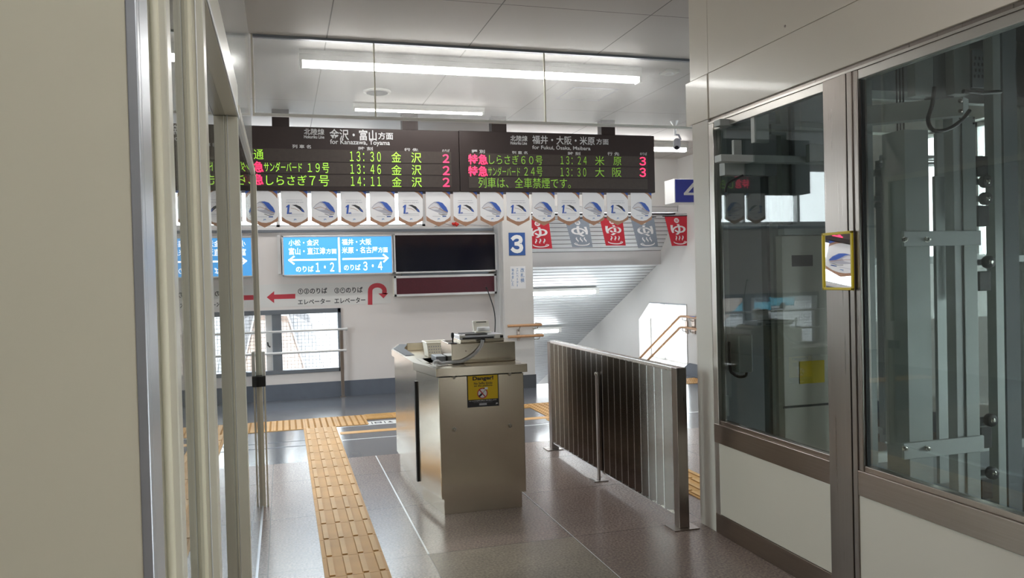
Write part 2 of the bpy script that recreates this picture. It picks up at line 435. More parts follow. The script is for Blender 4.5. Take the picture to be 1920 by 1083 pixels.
# pillar at the stair head, lintel over the stairs, stair enclosure
PX0, PX1 = 2.645, 3.03
p = MB(); p.box(PX0, PX1, 9.52, 10.3, 0, ZC, 'pillar_paint'); struct('wall_pillar', p, 'pale grey pillar at the stair head carrying the blue 3', 'pillar', .004)
b = MB(); b.box(PX0-.006, PX1+.006, 9.512, 9.519, 0, .165, 'dark_base'); b.box(PX1+.001, PX1+.008, 9.512, 9.76, 0, .165, 'dark_base')
struct('baseboard_pillar', b, 'dark skirting round the foot of the pale pillar', 'baseboard')
t = MB(); t.box(PX0-.035, PX0-.001, 9.60, YW-.001, 0, ZC, 'alu_light'); struct('trim_2', t, 'pale vertical strip between back wall and pillar', 'trim')
l = MB(); l.box(PX1+.001, 5.42, 9.90, 10.06, 2.31, ZC, 'wall_white'); l.box(PX1+.001, 5.42, 9.897, 9.90, 2.31, 2.325, 'soffit_beam')
struct('wall_lintel', l, 'white wall strip above the stair opening', 'wall')
def slats(y0, z0, y1, z1, n, drop=.016):
    m = MB()
    for i in range(n):
        a = i/n; q = (i+.80)/n
        ya, za = y0+(y1-y0)*a, z0+(z1-z0)*a; yb, zb = y0+(y1-y0)*q, z0+(z1-z0)*q 
        m.prism([(PX1+.002, ya, za), (PX1+.002, yb, zb), (PX1+.002, yb, zb+.004), (PX1+.002, ya, za+.004)], (5.275-PX1, 0, 0), 'soffit_slat')
    m.prism([(PX1+.002, y0, z0+.0042), (PX1+.002, y1, z1+.0042), (PX1+.002, y1, z1+.03), (PX1+.002, y0, z0+.03)], (5.275-PX1, 0, 0), 'gap_dark')
    return m
s1 = slats(9.98, 2.20, 10.45, 1.72, 9)
struct('ceiling_stairs', s1, 'white slatted soffit above the bath banners', 'soffit')
s2 = slats(10.53, 1.53, 17.2, 1.53-.42*6.67, 66)
s2 = struct('ceiling_stairs.001', s2, 'long white slatted soffit sloping down over the stairs', 'soffit')
bm_ = MB(); bm_.box(PX1+.002, 5.275, 10.45, 10.53, 1.525, 1.76, 'soffit_beam'); bm_.box(PX1+.002, 5.275, 9.91, 10.06, 2.24, 2.31, 'soffit_beam')
struct('trim_3', bm_, 'flat grey beam between the two slatted soffits', 'beam')
# right wall of hall and stairs (X = 5.28) with two windows
XR = 5.28; TH = .30
rw = MB()
def rwall(y0, y1, z0, z1): rw.box(XR, XR+TH, y0, y1, z0, z1, 'wall_white')
SY0, SY1, SZ0, SZ1 = 9.73, 11.24, .095, .955
VY0, VY1, VZ0, VZ1 = 4.35, 5.85, 1.45, 2.55
rwall(-3.2, -.9, -.1, ZC); rwall(-.9, 3.7, -.1, .3); rwall(-.9, 3.7, 1.5, ZC); rwall(3.7, VY0, -.1, ZC); rwall(VY0, VY1, -.1, VZ0); rwall(VY0, VY1, VZ1, ZC)
rwall(VY1, SY0, -.1, ZC); rwall(SY0, SY1, SZ1, ZC); rwall(SY0, SY1, -4, SZ0); rwall(SY1, 17.4, -4, 2.6)
rw.prism([(XR, 10.86, SZ1), (XR, SY1, SZ1), (XR, SY1, .69)], (TH, 0, 0), 'wall_white')
struct('wall_right', rw, 'white wall on the far right with the chamfered stair window', 'wall')
b = MB(); b.box(XR-.014, XR-.001, 4.0, 9.60, 0, .17, 'base_grey'); b.prism([(XR-.014, 9.60, 0), (XR-.014, 9.60, .17), (XR-.014, 9.665, .17), (XR-.014, 17, -3.64), (XR-.014, 17, -3.81)], (.013, 0, 0), 'base_grey')
struct('baseboard_right', b, 'blue grey skirting turning down along the stair wall', 'baseboard')
wn = thing('window_3', (XR, 9.73, SZ0), 'bright chamfered window beside the stair handrails', 'window', kind='structure')
f = MB(); xg = XR+.20
for y in (SY0+.015, 10.0, 10.78, SY1-.015): f.box(xg, xg+.04, y-.015, y+.015, SZ0, SZ1, 'alu_light')
f.box(xg, xg+.04, SY0, SY1, SZ0, SZ0+.03, 'alu_light'); f.box(xg, xg+.04, SY0, SY1, SZ1-.03, SZ1, 'alu_light')
obj('window_frame', f, wn)
g = MB(); g.box(xg+.018, xg+.022, SY0, SY1, SZ0, SZ1, 'window_glass'); obj('window_pane', g, wn)
f = MB(); f.box(XR-.006, XR-.001, SY0-.015, SY0-.0, SZ0, SZ1+.012, 'steel_dark'); f.box(XR-.006, XR-.001, SY0, 10.86, SZ1, SZ1+.012, 'alu_window'); obj('window_edging', f, wn)
wn = thing('window_4', (XR, 4.6, VZ0), 'bright window seen behind the elevator shaft', 'window', kind='structure')
f = MB()
for y in (VY0+.02, 5.1, VY1-.02): f.box(XR+.1, XR+.15, y-.02, y+.02, VZ0, VZ1, 'alu_light')
f.box(XR+.1, XR+.15, VY0, VY1, VZ0, VZ0+.04, 'alu_light'); f.box(XR+.1, XR+.15, VY0, VY1, VZ1-.04, VZ1, 'alu_light')
obj('window_frame', f, wn)
g = MB(); g.box(XR+.12, XR+.125, VY0, VY1, VZ0, VZ1, 'window_glass'); obj('window_pane', g, wn)
# left end of the hall, with a big window, and the walls round the passage
lw = MB()
for y0, y1, z0, z1 in ((5.3, 7.2, 0, .3), (5.3, 7.2, 2.75, ZC), (7.2, 10.0, 0, ZC), (-3.2, 5.3, 0, ZC)): lw.box(-4.2, -4.0, y0, y1, z0, z1, 'wall_white')
struct('wall_left', lw, 'white wall closing the hall beyond the glass doors', 'wall')
wn = thing('window_5', (-4.0, 6.2, .3), 'large window in the wall closing the hall', 'window', kind='structure')
f = MB()
for y in (5.32, 6.25, 7.18): f.box(-4.14, -4.08, y-.02, y+.02, .3, 2.75, 'alu_light')
f.box(-4.14, -4.08, 5.3, 7.2, .3, .34, 'alu_light'); f.box(-4.14, -4.08, 5.3, 7.2, 2.71, 2.75, 'alu_light'); obj('window_frame', f, wn)
g = MB(); g.box(-4.112, -4.108, 5.3, 7.2, .3, 2.75, 'window_glass'); obj('window_pane', g, wn)
bw = MB(); bw.box(-4.2, 5.5, -3.3, -3.15, 0, ZC, 'wall_dimmed'); struct('wall_front', bw, 'wall behind the viewer, darkened to stand in for a dim passage', 'wall')
# stairs going down behind the pillar
st = MB()
for i in range(22):
    y = 9.78+i*.3; z = -.155*(i+1); st.box(PX1+.002, XR-.002, y, y+.32, z-.16, z, 'hall_vinyl'); st.box(PX1+.002, XR-.002, y-.0, y+.03, z-.001, z+.003, 'orange_line')
struct('stairs', st, 'stairs going down beside the bright chamfered window', 'stairs')
sw = MB(); sw.box(PX1-.1, PX1-.0, 10.3, 17.4, -4, 2.5, 'wall_white');  struct('wall_stairs', sw, 'white wall along the covered side of the stairs', 'wall')
# metal joint strips in the floor
t = MB(); t.box(.673, .682, 4.0, 6.39, 0, .0012, 'strip_white'); t.box(.47, 5.2, 7.11, 7.135, 0, .0012, 'strip_white'); t.box(-3.9, .15, 7.02, 7.045, 0, .0012, 'base_grey'); t.box(-3.9, .15, 7.25, 7.262, 0, .0012, 'base_grey')
t.box(.456, .78, 7.755, 7.775, 0, .0012, 'strip_white')
t.box(1.462, 1.466, 3.0, 5.6, 0, .001, 'strip_white')
struct('trim_4', t, 'thin bright joint strips set in the floor', 'floor strip')
t = MB(); t.box(.47, 2.75, 7.40, 7.51, 0, .002, 'orange_line'); tag(obj('floor_line', t), 'flat orange line on the grey floor behind the steel booth', 'floor line')

# ================================================================== TACTILE PAVING
def bars_strip(name, x0, x1, y0, y1, nx, ny, label, along='y', bar=.026, per=4, off=.12):
    m = MB(); m.box(x0, x1, y0, y1, 0, .005, 'tactile')
    dx = (x1-x0)/nx; dy = (y1-y0)/ny
    for i in range(nx):
        for j in range(ny):
            a0 = x0+i*dx; b0 = y0+j*dy
            m.box(a0, a0+dx, b0-.0015, b0+.0015, .005, .0054, 'tactile_dark')
            for k in range(per):
                if along == 'y':
                    cx = a0+dx*(off+k*(1-2*off+.02)/(per-1)); m.box(cx-bar/2, cx+bar/2, b0+.012, b0+dy-.012, .005, .0105, 'tactile_bar')
                    m.box(cx-bar/2-.004, cx-bar/2, b0+.012, b0+dy-.012, .005, .0053, 'tactile_dark'); m.box(cx-bar/2, cx+bar/2, b0+.004, b0+.012, .005, .0053, 'tactile_dark')
                else:
                    cy = b0+dy*(off+k*(1-2*off)/(per-1)); m.box(a0+.012, a0+dx-.012, cy-bar/2, cy+bar/2, .005, .0105, 'tactile_bar')
    return tag(obj(name, m), label, 'tactile paving')
def dots_strip(name, x0, x1, y0, y1, nx, ny, label, per=5):
    m = MB(); m.box(x0, x1, y0, y1, 0, .005, 'tactile'); dx = (x1-x0)/nx; dy = (y1-y0)/ny
    for i in range(nx):
        m.box(x0+i*dx-.0015, x0+i*dx+.0015, y0, y1, .005, .0054, 'tactile_dark')
        for j in range(ny):
            for k in range(per):
                for q in range(per):
                    cx = x0+dx*(i+(k+.5)/per); cy = y0+dy*(j+(q+.5)/per)
                    m.lathe((cx, cy, .005), (0, 0, 1), [(.0115, 0), (.008, .005)], 'tactile_dark', n=8)
    return tag(obj(name, m), label, 'tactile paving')
bars_strip('tactile_strip', .153, .456, .44, 7.80, 1, 26, 'yellow bar tactile strip running up to the hall beside the glass doors')
dots_strip('tactile_strip', -.42, .77, 7.805, 8.36, 4, 2, 'yellow dotted tactile tiles crossing in front of the low window')
bars_strip('tactile_strip', .772, 2.50, 8.07, 8.37, 6, 1, 'yellow bar tactile strip passing behind the steel booth', along='x')
dots_strip('tactile_strip', 2.502, 3.40, 7.37, 8.30, 3, 3, 'yellow tactile square between booth and far fence end')
bars_strip('tactile_strip', 2.44, 2.74, 4.27, 7.36, 1, 11, 'yellow tactile strip on the far side of the steel fence')
dots_strip('tactile_strip', 4.35, 5.2, 8.95, 9.40, 3, 2, 'small patch of yellow dots at the stair head by the wall')
bars_strip('tactile_strip', -3.4, -.425, 8.07, 8.37, 10, 1, 'yellow bar tactile strip reaching behind the glass door wall', along='x')
# pictogram sticker on the floor
fs = thing('floor_sign', (.90, 7.86, 0), 'small white pictogram plate on the floor by the yellow tiles', 'floor sign')
m = MB(); m.box(.76, 1.05, 7.76, 7.95, 0, .002, 'sign_white'); obj('plate', m, fs)
m = MB(); m.box(.80, .81, 7.80, 7.91, .002, .0026, 'print_black'); m.box(.83, .90, 7.82, 7.90, .002, .0026, 'print_black'); m.box(.845, .885, 7.835, 7.885, .0026, .003, 'print_grey'); m.box(.925, .935, 7.80, 7.91, .002, .0026, 'print_black')
m.prism([(.955, 7.83, .002), (1.01, 7.81, .002), (.985, 7.90, .002)], (0, 0, .0006), 'print_black'); obj('pictogram', m, fs)

# ================================================================== LEFT: glazed partition
XL = -.15
pw = thing('wall_partition', (XL, 1.0, 0), 'cream pier and glazed door wall along the passage side', 'partition', kind='structure')
m = MB(); m.box(-4.0, XL-.012, .985, 1.0, 0, ZC, 'cream_paint'); obj('pier_panel', m, pw)
m = MB(); m.box(XL-.012, XL, .983, 1.0, 0, ZC, 'alu'); m.box(XL-.03, XL, 1.0005, 1.065, 0, ZC, 'alu'); obj('pier_edge', m, pw, .0015)
m = MB(); m.box(XL-.04, XL, 1.24, 1.285, 0, 2.058, 'cream_frame'); m.tube([(XL-.016, 1.2385, 0), (XL-.016, 1.2385, 2.055)], .006, 'cream_paint', 12); obj('door_stile', m, pw, .002)
for x0, x1, y0 in ((-.213, XL, 1.85), (-.257, XL, 3.27)):
    m = MB(); m.box(x0, x1, y0, y0+.06, .0005, 2.058, 'cream_frame'); c0 = (x0*.52+x1*.48)
    m.tube([(c0, y0-.001, 0), (c0, y0-.001, 2.055)], .010, 'cream_paint', 14)
    m.box(c0+.016, c0+.019, y0-.003, y0, 0, 2.07, 'alu_light'); m.box(c0-.019, c0-.016, y0-.003, y0, 0, 2.07, 'alu_light')
    obj('door_post', m, pw, .002)
m = MB(); m.box(-.26, XL, 1.066, 3.36, 2.062, 2.20, 'cream_frame'); m.box(XL, XL+.004, 1.066, 3.36, 2.062, 2.077, 'alu_light'); m.box(-.215, -.211, 1.066, 3.36, 2.0585, 2.062, 'black'); obj('door_header', m, pw, .002)
m = MB(); m.box(-.185, -.145, 3.36, 5.25, 2.08, 2.12, 'cream_frame'); obj('door_header', m, pw, .002)
m = MB(); m.box(-.20, XL-.004, 1.066, 3.36, 2.201, ZC, 'gloss_panel'); m.box(-.176, XL-.008, 3.361, 5.24, 2.12, ZC, 'gloss_panel'); obj('transom_panel', m, pw)
m = MB(); m.box(-.178, -.14, 5.20, 5.252, 0, 2.08, 'cream_frame'); obj('door_post', m, pw, .002)
m = MB(); m.box(-.186, -.180, 1.286, 1.85, .01, 2.058, 'door_glass'); obj('glass_panel', m, pw)
m = MB(); m.box(-.186, -.180, 1.07, 1.239, .01, 2.058, 'door_glass'); obj('glass_panel', m, pw)
m = MB(); m.box(-.200, -.194, 1.912, 3.268, .01, 2.058, 'door_glass'); obj('glass_panel', m, pw)
m = MB(); m.box(-.164, -.158, 3.332, 5.199, .01, 2.08, 'door_glass'); obj('glass_panel', m, pw)
m = MB(); m.box(-.20, -.152, 1.07, 5.20, 0, .010, 'alu'); obj('floor_rail', m, pw)
for y, z in ((1.83, .28),):
    m = MB(); m.lathe((XL-.034, y, z), (1, 0, .0), [(.011, 0), (.011, .006), (.006, .007)], 'steel', 16); obj('lock', m, pw)
m = MB(); m.lathe((-.24, 3.268, 1.27), (0, -1, 0), [(.012, 0), (.012, .005), (.004, .008)], 'steel', 14); m.box(-.245, -.235, 3.255, 3.268, 1.24, 1.262, 'black'); obj('lock', m, pw)
m = MB(); m.lathe((-.24, 3.268, .60), (0, -1, 0), [(.012, 0), (.012, .005), (.004, .008)], 'steel', 14); obj('lock', m, pw)
m = MB(); m.box(-.138, -.118, 5.15, 5.21, .83, .98, 'white_plastic'); m.box(-.165, -.118, 5.13, 5.21, .765, .83, 'black'); obj('door_handle', m, pw, .003)
m = MB(); m.box(-.132, -.122, 5.215, 5.245, 0, .83, 'cream_frame'); obj('door_post', m, pw)

# glass smoke barrier hanging from the ceiling
sb = thing('smoke_barrier', (2, 5.25, ZC), 'clear glass smoke barrier hanging across the ceiling before the departure boards', 'glass screen')
m = MB(); m.box(XL+.014, XR-.001, 5.232, 5.268, ZC-.016, ZC-.001, 'alu_window'); obj('top_rail', m, sb)
m = MB(); m.box(XL+.014, XR-.001, 5.236, 5.264, 2.456, 2.474, 'white_plastic'); obj('bottom_rail', m, sb, .002)
m = MB(); m.box(XL+.002, XL+.013, 5.236, 5.264, 2.456, ZC-.001, 'cream_frame'); obj('end_rail', m, sb)
xs = [XL+.016, .617, 1.790, 2.963, 4.136, XR-.003]
for a, q in zip(xs[:-1], xs[1:]):
    m = MB(); m.box(a+.0025, q-.0025, 5.247, 5.253, 2.474, ZC-.016, 'barrier_glass'); obj('glass_pane', m, sb)
for q in xs[1:-1]:
    m = MB(); m.box(q-.004, q+.004, 5.244, 5.256, 2.474, ZC-.016, 'ivory_plastic'); obj('joint', m, sb)

# ================================================================== CEILING FITTINGS
def lamp(name, x0, x1, y, zt, label, r=.04, base=.06, mat='tube'):
    """a batten fitting: slim housing on the ceiling, round diffuser under it, end caps"""
    t = thing(name, ((x0+x1)/2, y, zt), label, 'ceiling light')
    m = MB(); m.box(x0, x1, y-base, y+base, zt-.03, zt-.0005, 'white_plastic')
    for q in (-1, 1): m.box(x0, x1, y+q*(r+.001), y+q*(r+.005), zt-.03-r, zt-.03, 'white_plastic')
    hs_ = obj('housing', m, t, .0015)
    m = MB(); n = 14; arc_ = [(y+r*math.cos(PI+PI*k/n), zt-.03-r*.98+r*math.sin(PI+PI*k/n)) for k in range(n+1)]
    V = [(x0+.02, p, q) for p, q in arc_]+[(x1-.02, p, q) for p, q in arc_]
    m.add(V, [(k, k+n+1, k+n+2, k+1) for k in range(n)], mat, True); obj('diffuser', m, t)
    for e in (x0+.01, x1-.01):
        m = MB(); m.box(e-.01, e+.01, y-r*1.05, y+r*1.05, zt-.03-2.05*r, zt-.03, 'white_plastic'); obj('end_cap', m, hs_, .003)
    return t
lamp('fluorescent_lamp', .15, 2.66, 5.56, ZC, 'long bright fluorescent lamp just behind the glass smoke barrier', r=.041, base=.05)
lamp('fluorescent_lamp', .64, 1.83, 7.12, ZC, 'short fluorescent lamp above the top edge of the departure boards', r=.018, base=.03)
lamp('fluorescent_lamp', 2.35, 4.72, 8.62, ZC, 'bright fluorescent lamp showing past the right end of the boards', r=.042, base=.06)
lamp('fluorescent_lamp', -.35, 1.0, 8.9, ZC, 'fluorescent lamp hidden behind the departure boards')
lamp('fluorescent_lamp', .6, 1.7, 1.2, ZC, 'short unseen lamp added over the passage above the viewer', r=.03)  # extra lamp out of view, added to brighten the passage
lamp('fluorescent_lamp', .0, 2.0, -.8, ZC, 'fluorescent lamp over the passage behind the viewer')
def soffit_z(y): return 1.53-.42*(y-10.53)
def stair_lamp(px0, px1, py, label):
    v = ray((px0+px1)/2, py); k = (1.41-.06-1.53-.42*10.53+0)/1.0
    # place where the view ray meets a level a hand below the sloping soffit
    lo, hi = 9., 30.
    for _ in range(60):
        mid = (lo+hi)/2; z = H+v.z/v.y*mid
        if z > soffit_z(mid)-.085: hi = mid
        else: lo = mid
    y = lo; a = ay(px0, py, y); b = ay(px1, py, y); z = (a.z+b.z)/2
    t = thing('fluorescent_lamp', (a.x, y, z), label, 'ceiling light')
    m = MB(); m.box(a.x, b.x, y-.03, y+.05, z+.018, z+.060, 'white_plastic'); obj('housing', m, t)
    m = MB(); m.tube([(a.x, y, z), (b.x-.06, y, z)], .035, 'tube_stair', 14); obj('tube', m, t)
    m = MB(); m.box(b.x-.06, b.x, y-.03, y+.03, z-.03, z+.02, 'white_plastic'); obj('lamp_holder', m, t)
stair_lamp(985, 1122, 548, 'upper fluorescent lamp under the sloping stair soffit')
stair_lamp(940, 1052, 621, 'lower fluorescent lamp under the sloping stair soffit')
sp_ = az(707, 171, ZC)
m = MB(); m.lathe((sp_.x, sp_.y, ZC), (0, 0, -1), [(.115, 0), (.115, .008), (.10, .014), (.02, .016)], 'white_plastic', 32); m.lathe((sp_.x, sp_.y, ZC-.012), (0, 0, -1), [(.09, 0), (.088, .006)], 'gap_dark', 32)
tag(obj('ceiling_speaker', m), 'round speaker grille in the ceiling behind the glass barrier', 'speaker')
hc = MB(); x0, x1, y0, y1 = 2.36, 2.77, 6.20, 6.64
hc.box(x0+.01, x1-.01, y0+.01, y1-.01, ZC-.003, ZC-.0005, 'wall_white')
for q in ((x0, x1, y0, y0+.012), (x0, x1, y1-.012, y1), (x0, x0+.012, y0, y1), (x1-.012, x1, y0, y1)): hc.box(*q, ZC-.006, ZC-.0005, 'pen_grey')
tag(obj('ceiling_hatch', hc), 'square access hatch in the ceiling with a thin grey frame', 'hatch')
q = az(1255, 133, ZC); m = MB(); m.box(q.x-.06, q.x+.06, q.y-.06, q.y+.06, ZC-.02, ZC-.0005, 'white_plastic'); m.lathe((q.x, q.y, ZC-.02), (0, 0, -1), [(.035, 0), (.03, .012), (.01, .014)], 'alu_light', 20)
tag(obj('smoke_detector', m, bevel=.004), 'small square detector on the ceiling near the elevator', 'detector')
# security camera
cx, cy = 3.93, 7.40
cc = thing('security_camera', (cx, cy, ZC), 'grey security camera hanging from the ceiling by a bright lamp', 'security camera')
m = MB(); m.lathe((cx, cy, ZC-.0005), (0, 0, -1), [(.05, 0), (.05, .01), (.018, .05), (.012, .15)], 'alu_light', 18); m.tube([(cx, cy, ZC-.14), (cx+.03, cy-.02, ZC-.15), (cx+.045, cy-.03, ZC-.20)], .010, 'pen_grey'); obj('mount', m, cc)
m = MB(); m.lathe((cx+.03, cy+.02, ZC-.20), (-.35, -.6, -.7), [(.032, 0), (.038, .02), (.038, .10), (.032, .115)], 'print_grey', 20); obj('camera_body', m, cc)
m = MB(); d_ = Vector((-.35, -.6, -.7)).normalized(); m.lathe(Vector((cx+.03, cy+.02, ZC-.20))+d_*.1155, d_, [(.022, 0), (.022, .006), (.012, .004)], 'black_gloss', 18); obj('lens', m, cc)

# ================================================================== DEPARTURE BOARDS
YB = 7.40
def board(name, x0, x1, z0, z1, rows, label, brackets):
    t = thing(name, ((x0+x1)/2, YB, z0), label, 'departure board')
    m = MB(); m.box(x0, x1, YB, YB+.22, z0, z1, 'board_brown'); obj('casing', m, t, .004)
    for px in brackets:
        m = MB(); m.box(px-.075, px+.075, YB+.06, YB+.16, z1-.02, ZC-.0005, 'board_brown'); obj('bracket', m, t)
    for (a, b, c_, d_) in rows:
        m = MB(); m.box(a, b, YB-.004, YB-.0005, c_, d_, 'led_strip'); obj('led_strip', m, t)
    return t
zr = [(ay(700, y0, YB).z, ay(700, y1, YB).z) for y0, y1 in ((304.5, 282), (326.5, 306), (350, 328.5))]
bl = board('departure_board', -1.07, 1.648, 2.225, 2.80, [(-1.0, ay(846, 300, YB).x, a, b) for a, b in zr], 'left departure board with green times for trains to platform 2', [ay(526, 225, YB).x, ay(771, 237, YB).x, -.75])
zr2 = [(ay(1040, y0, YB).z, ay(1040, y1, YB).z) for y0, y1 in ((309.5, 290), (331, 311.5), (353, 333))]
br = board('departure_board', 1.652, 3.69, 2.225, 2.805, [(ay(878, 300, YB).x, ay(1213, 300, YB).x, a, b) for a, b in zr2], 'right departure board with dim green times for trains to platform 3', [ay(939, 243, YB).x, ay(1145, 249, YB).x])
YT = YB-.0015
def letters(parent, items, mat, Y, name, bold=0.):
    for it in items:
        m = MB(); text_px(m, it[0], it[1], it[2], it[3], it[4], Y, mat, bold); obj(name, m, parent)
letters(bl, [('北陸線', 570, 241, 608, 252.5), ('金沢・富山', 618, 242.5, 706, 263), ('方面', 709, 248, 737, 261.5), ('for Kanazawa, Toyama', 619, 262, 731, 273.5)], 'white_letter', YT, 'lettering', .012)
letters(bl, [('Hokuriku Line', 570, 253.3, 608, 259.5), ('列 車 名', 548, 271, 583, 278), ('時 刻', 672, 275, 699, 282), ('行 先', 758, 277.5, 784, 284.5), ('のりば', 829, 279.5, 843, 286)], 'white_letter', YT, 'lettering', .015)
letters(br, [('北陸線', 957, 254, 989, 264.5), ('福井・大阪・米原', 998, 255, 1115, 271), ('方面', 1118, 260, 1141, 271), ('for Fukui, Ōsaka, Maibara', 998, 271.5, 1107, 281.5)], 'white_letter', YT, 'lettering', .012)
letters(br, [('Hokuriku Line', 957, 265, 988, 271), ('種 別', 884, 280.5, 909, 287), ('列 車 名', 960, 283, 989, 289.5), ('時 刻', 1065, 284.5, 1088, 291), ('行 先', 1139, 285, 1161, 291.5), ('のりば', 1200, 285.5, 1213, 291)], 'white_letter', YT, 'lettering', .015)
YE = YB-.006
letters(bl, [('普通', 456, 279, 494, 298.5), ('１３：３０', 656, 284, 714, 302.5), ('金', 734, 284.5, 752, 304), ('沢', 771, 286, 790, 305),
             ('サンダーバード', 495, 304, 566, 322), ('１９号', 577, 305, 617, 324), ('１３：４６', 657, 308, 714, 326), ('金', 734, 309, 753, 327.5), ('沢', 772, 309, 790, 328),
             ('しらさぎ', 499, 328, 575, 347), ('７号', 580, 328.5, 617, 349), ('１４：１１', 658, 331, 714, 348.5), ('金', 735, 331.5, 753, 350), ('沢', 772, 332, 791, 350.5)], 'led_green', YE, 'green_led_text', .0)
letters(bl, [('特急', 456, 302, 494, 323), ('特急', 456, 325.5, 494, 346.5), ('２', 830, 289, 842, 305), ('２', 830, 311, 843, 328), ('２', 830, 333, 843, 350)], 'led_red', YE, 'red_led_text', .016)
letters(br, [('しらさぎ６０号', 917, 290.5, 1017, 308.5), ('１３：２４', 1051, 293, 1100, 308), ('米', 1116, 292.5, 1133, 310), ('原', 1150, 294, 1165, 310),
             ('サンダーバード', 915, 312.5, 975, 330), ('２４号', 983, 312.5, 1017, 330.5), ('１３：３０', 1051, 314.5, 1099, 330.5), ('大', 1116, 314, 1133, 331.5), ('阪', 1148, 314, 1165, 331.5),
             ('列車は、全車禁煙です。', 897, 333, 1070, 352.5)], 'led_green_dim', YE, 'green_led_text', -.004)
letters(br, [('特急', 878, 289, 914.5, 308.5), ('特急', 878, 311, 914.5, 330.5), ('３', 1199, 294, 1211, 310), ('３', 1199, 314.5, 1211, 331.5)], 'led_red', YE, 'red_led_text', .016)

# ================================================================== PENNANTS
PW, PH, PP = .233, .335, .2627
def pennant(kind, x, z0, label):
    t = MB(); y = YB+.02
    def P(a, b, k=0): return (x+(a-.5)*PW, y-k*.0006, z0+b*PH)
    outline = [(0, 1), (0, .17), (.5, 0), (1, .17), (1, 1)]
    t.prism([P(a, b) for a, b in outline], (0, .003, 0), 'pen_brown')
    white = [(0, 1), (.60, 1), (.80, .93), (.93, .84), (1, .77), (1, .30), (.93, .235), (.74, .15), (.57, .125), (.40, .135), (.17, .205), (0, .30)]
    t.poly([P(a, b, 1) for a, b in white], 'pen_white')
    t.poly([P(a, b, 2) for a, b in ((.80, 1), (1, 1), (1, .88))], 'pen_blue')
    if kind == 'train':
        body = [(.06, .52), (.18, .62), (.34, .695), (.52, .70), (.68, .665), (.83, .54), (.90, .43), (.88, .37), (.72, .345), (.55, .375), (.30, .44)]
        t.poly([P(a, b, 2) for a, b in body], 'pen_grey')
        t.poly([P(a, b, 3) for a, b in ((.09, .525), (.20, .605), (.33, .66), (.44, .64), (.56, .54), (.50, .47), (.32, .465))], 'pen_light')
        t.poly([P(a, b, 4) for a, b in ((.38, .69), (.52, .698), (.68, .66), (.83, .54), (.895, .43), (.885, .40), (.72, .455), (.60, .55), (.50, .645))], 'pen_blue')
        t.rib2([(.12, .50), (.35, .55), (.55, .50), (.86, .385)], .012, lambda a, b: P(a, b, 5), 'pen_brown')
        t.rib2([(.50, .36), (.64, .325), (.86, .345)], .014, lambda a, b: P(a, b, 5), 'print_black')
        t.poly([P(a, b, 4) for a, b in ((.66, .27), (.82, .27), (.82, .30), (.66, .30))], 'sign_blue')
        t.rib2([(.25, .285), (.60, .285)], .012, lambda a, b: P(a, b, 4), 'print_grey')
    else:
        fn = lambda a, b: P(a, b, 4)
        t.poly([P(a, b, 4) for a, b in ((.205, .36), (.275, .36), (.325, .61), (.265, .61), (.19, .565), (.18, .53), (.235, .545))], 'pen_blue')
        text_fn(t, 'st', .29, .40, .355, .41, fn, 'pen_blue', .03)
        t.poly([P(a, b, 3) for a, b in ((.40, .60), (.56, .61), (.72, .56), (.84, .46), (.87, .40), (.78, .42), (.66, .50), (.52, .57))], 'print_black')
        t.poly([P(a, b, 4) for a, b in ((.72, .52), (.84, .455), (.865, .405), (.78, .425))], 'pen_blue')
        t.rib2([(.36, .52), (.52, .50), (.68, .44)], .010, fn, 'pen_brown')
        text_fn(t, '北陸新幹線 開業1周年', .18, .84, .655, .69, fn, 'print_grey', .01)
        t.rib2([(.20, .735), (.80, .735)], .010, fn, 'print_grey'); t.rib2([(.40, .355), (.84, .355)], .012, fn, 'print_grey'); t.rib2([(.18, .31), (.84, .31)], .008, fn, 'print_grey')
    text_fn(t, 'JR', .45, .57, .185, .23, lambda a, b: P(a, b, 4), 'print_blue', .02)
    o = obj('pennant', t)
    return o
X0 = 3.539; ZP = 1.897
words = ['rightmost', 'second from the right', 'third from the right', 'fourth from the right', 'fifth from the right', 'sixth from the right', 'seventh from the right', 'eighth from the right',
         'ninth from the right', 'tenth from the right', 'eleventh from the right', 'twelfth from the right', 'thirteenth from the right', 'fourteenth from the right', 'fifteenth from the right', 'last one']
protos = {}
for i in range(16):
    kd = 'train' if i % 2 == 0 else 'first'
    lab = ('train picture pennant under the departure boards, %s in the row' if kd == 'train' else 'blue numeral 1 pennant under the departure boards, %s in the row') % words[i]
    if kd not in protos:
        protos[kd] = (pennant(kd, X0-i*PP, ZP, lab), i); o = protos[kd][0]
    else:
        o = protos[kd][0].copy(); COL.objects.link(o); o.location.x = -(i-protos[kd][1])*PP
    o.location.y = .002*(i % 2)
    tag(o, lab, 'pennant', 'train pennants under the departure boards')

# ================================================================== BACK WALL SIGNS
YS = YW-.14
def fr_box(m, x0, x1, z0, z1, y0, y1, bar, mat):
    m.box(x0, x1, y0, y1, z1-bar, z1, mat); m.box(x0, x1, y0, y1, z0, z0+bar, mat); m.box(x0, x0+bar, y0, y1, z0, z1, mat); m.box(x1-bar, x1, y0, y1, z0, z1, mat)
def rect(px0, py0, px1, py1, Y):
    a = ay(px0, (py0+py1)/2, Y).x; b = ay(px1, (py0+py1)/2, Y).x; return a, b, ay((px0+px1)/2, py1, Y).z, ay((px0+px1)/2, py0, Y).z
x0, x1, z0, z1 = rect(529, 441, 737, 515.5, YS)
bs = thing('platform_sign', ((x0+x1)/2, YW, z0), 'lit blue sign with white arrows to platforms 1 2 and 3 4', 'sign')
m = MB(); m.box(x0, x1, YS+.012, YW-.001, z0, z1, 'alu_light'); fr_box(m, x0, x1, z0, z1, YS-.006, YS+.012, .018, 'alu_light'); obj('case', m, bs, .002)
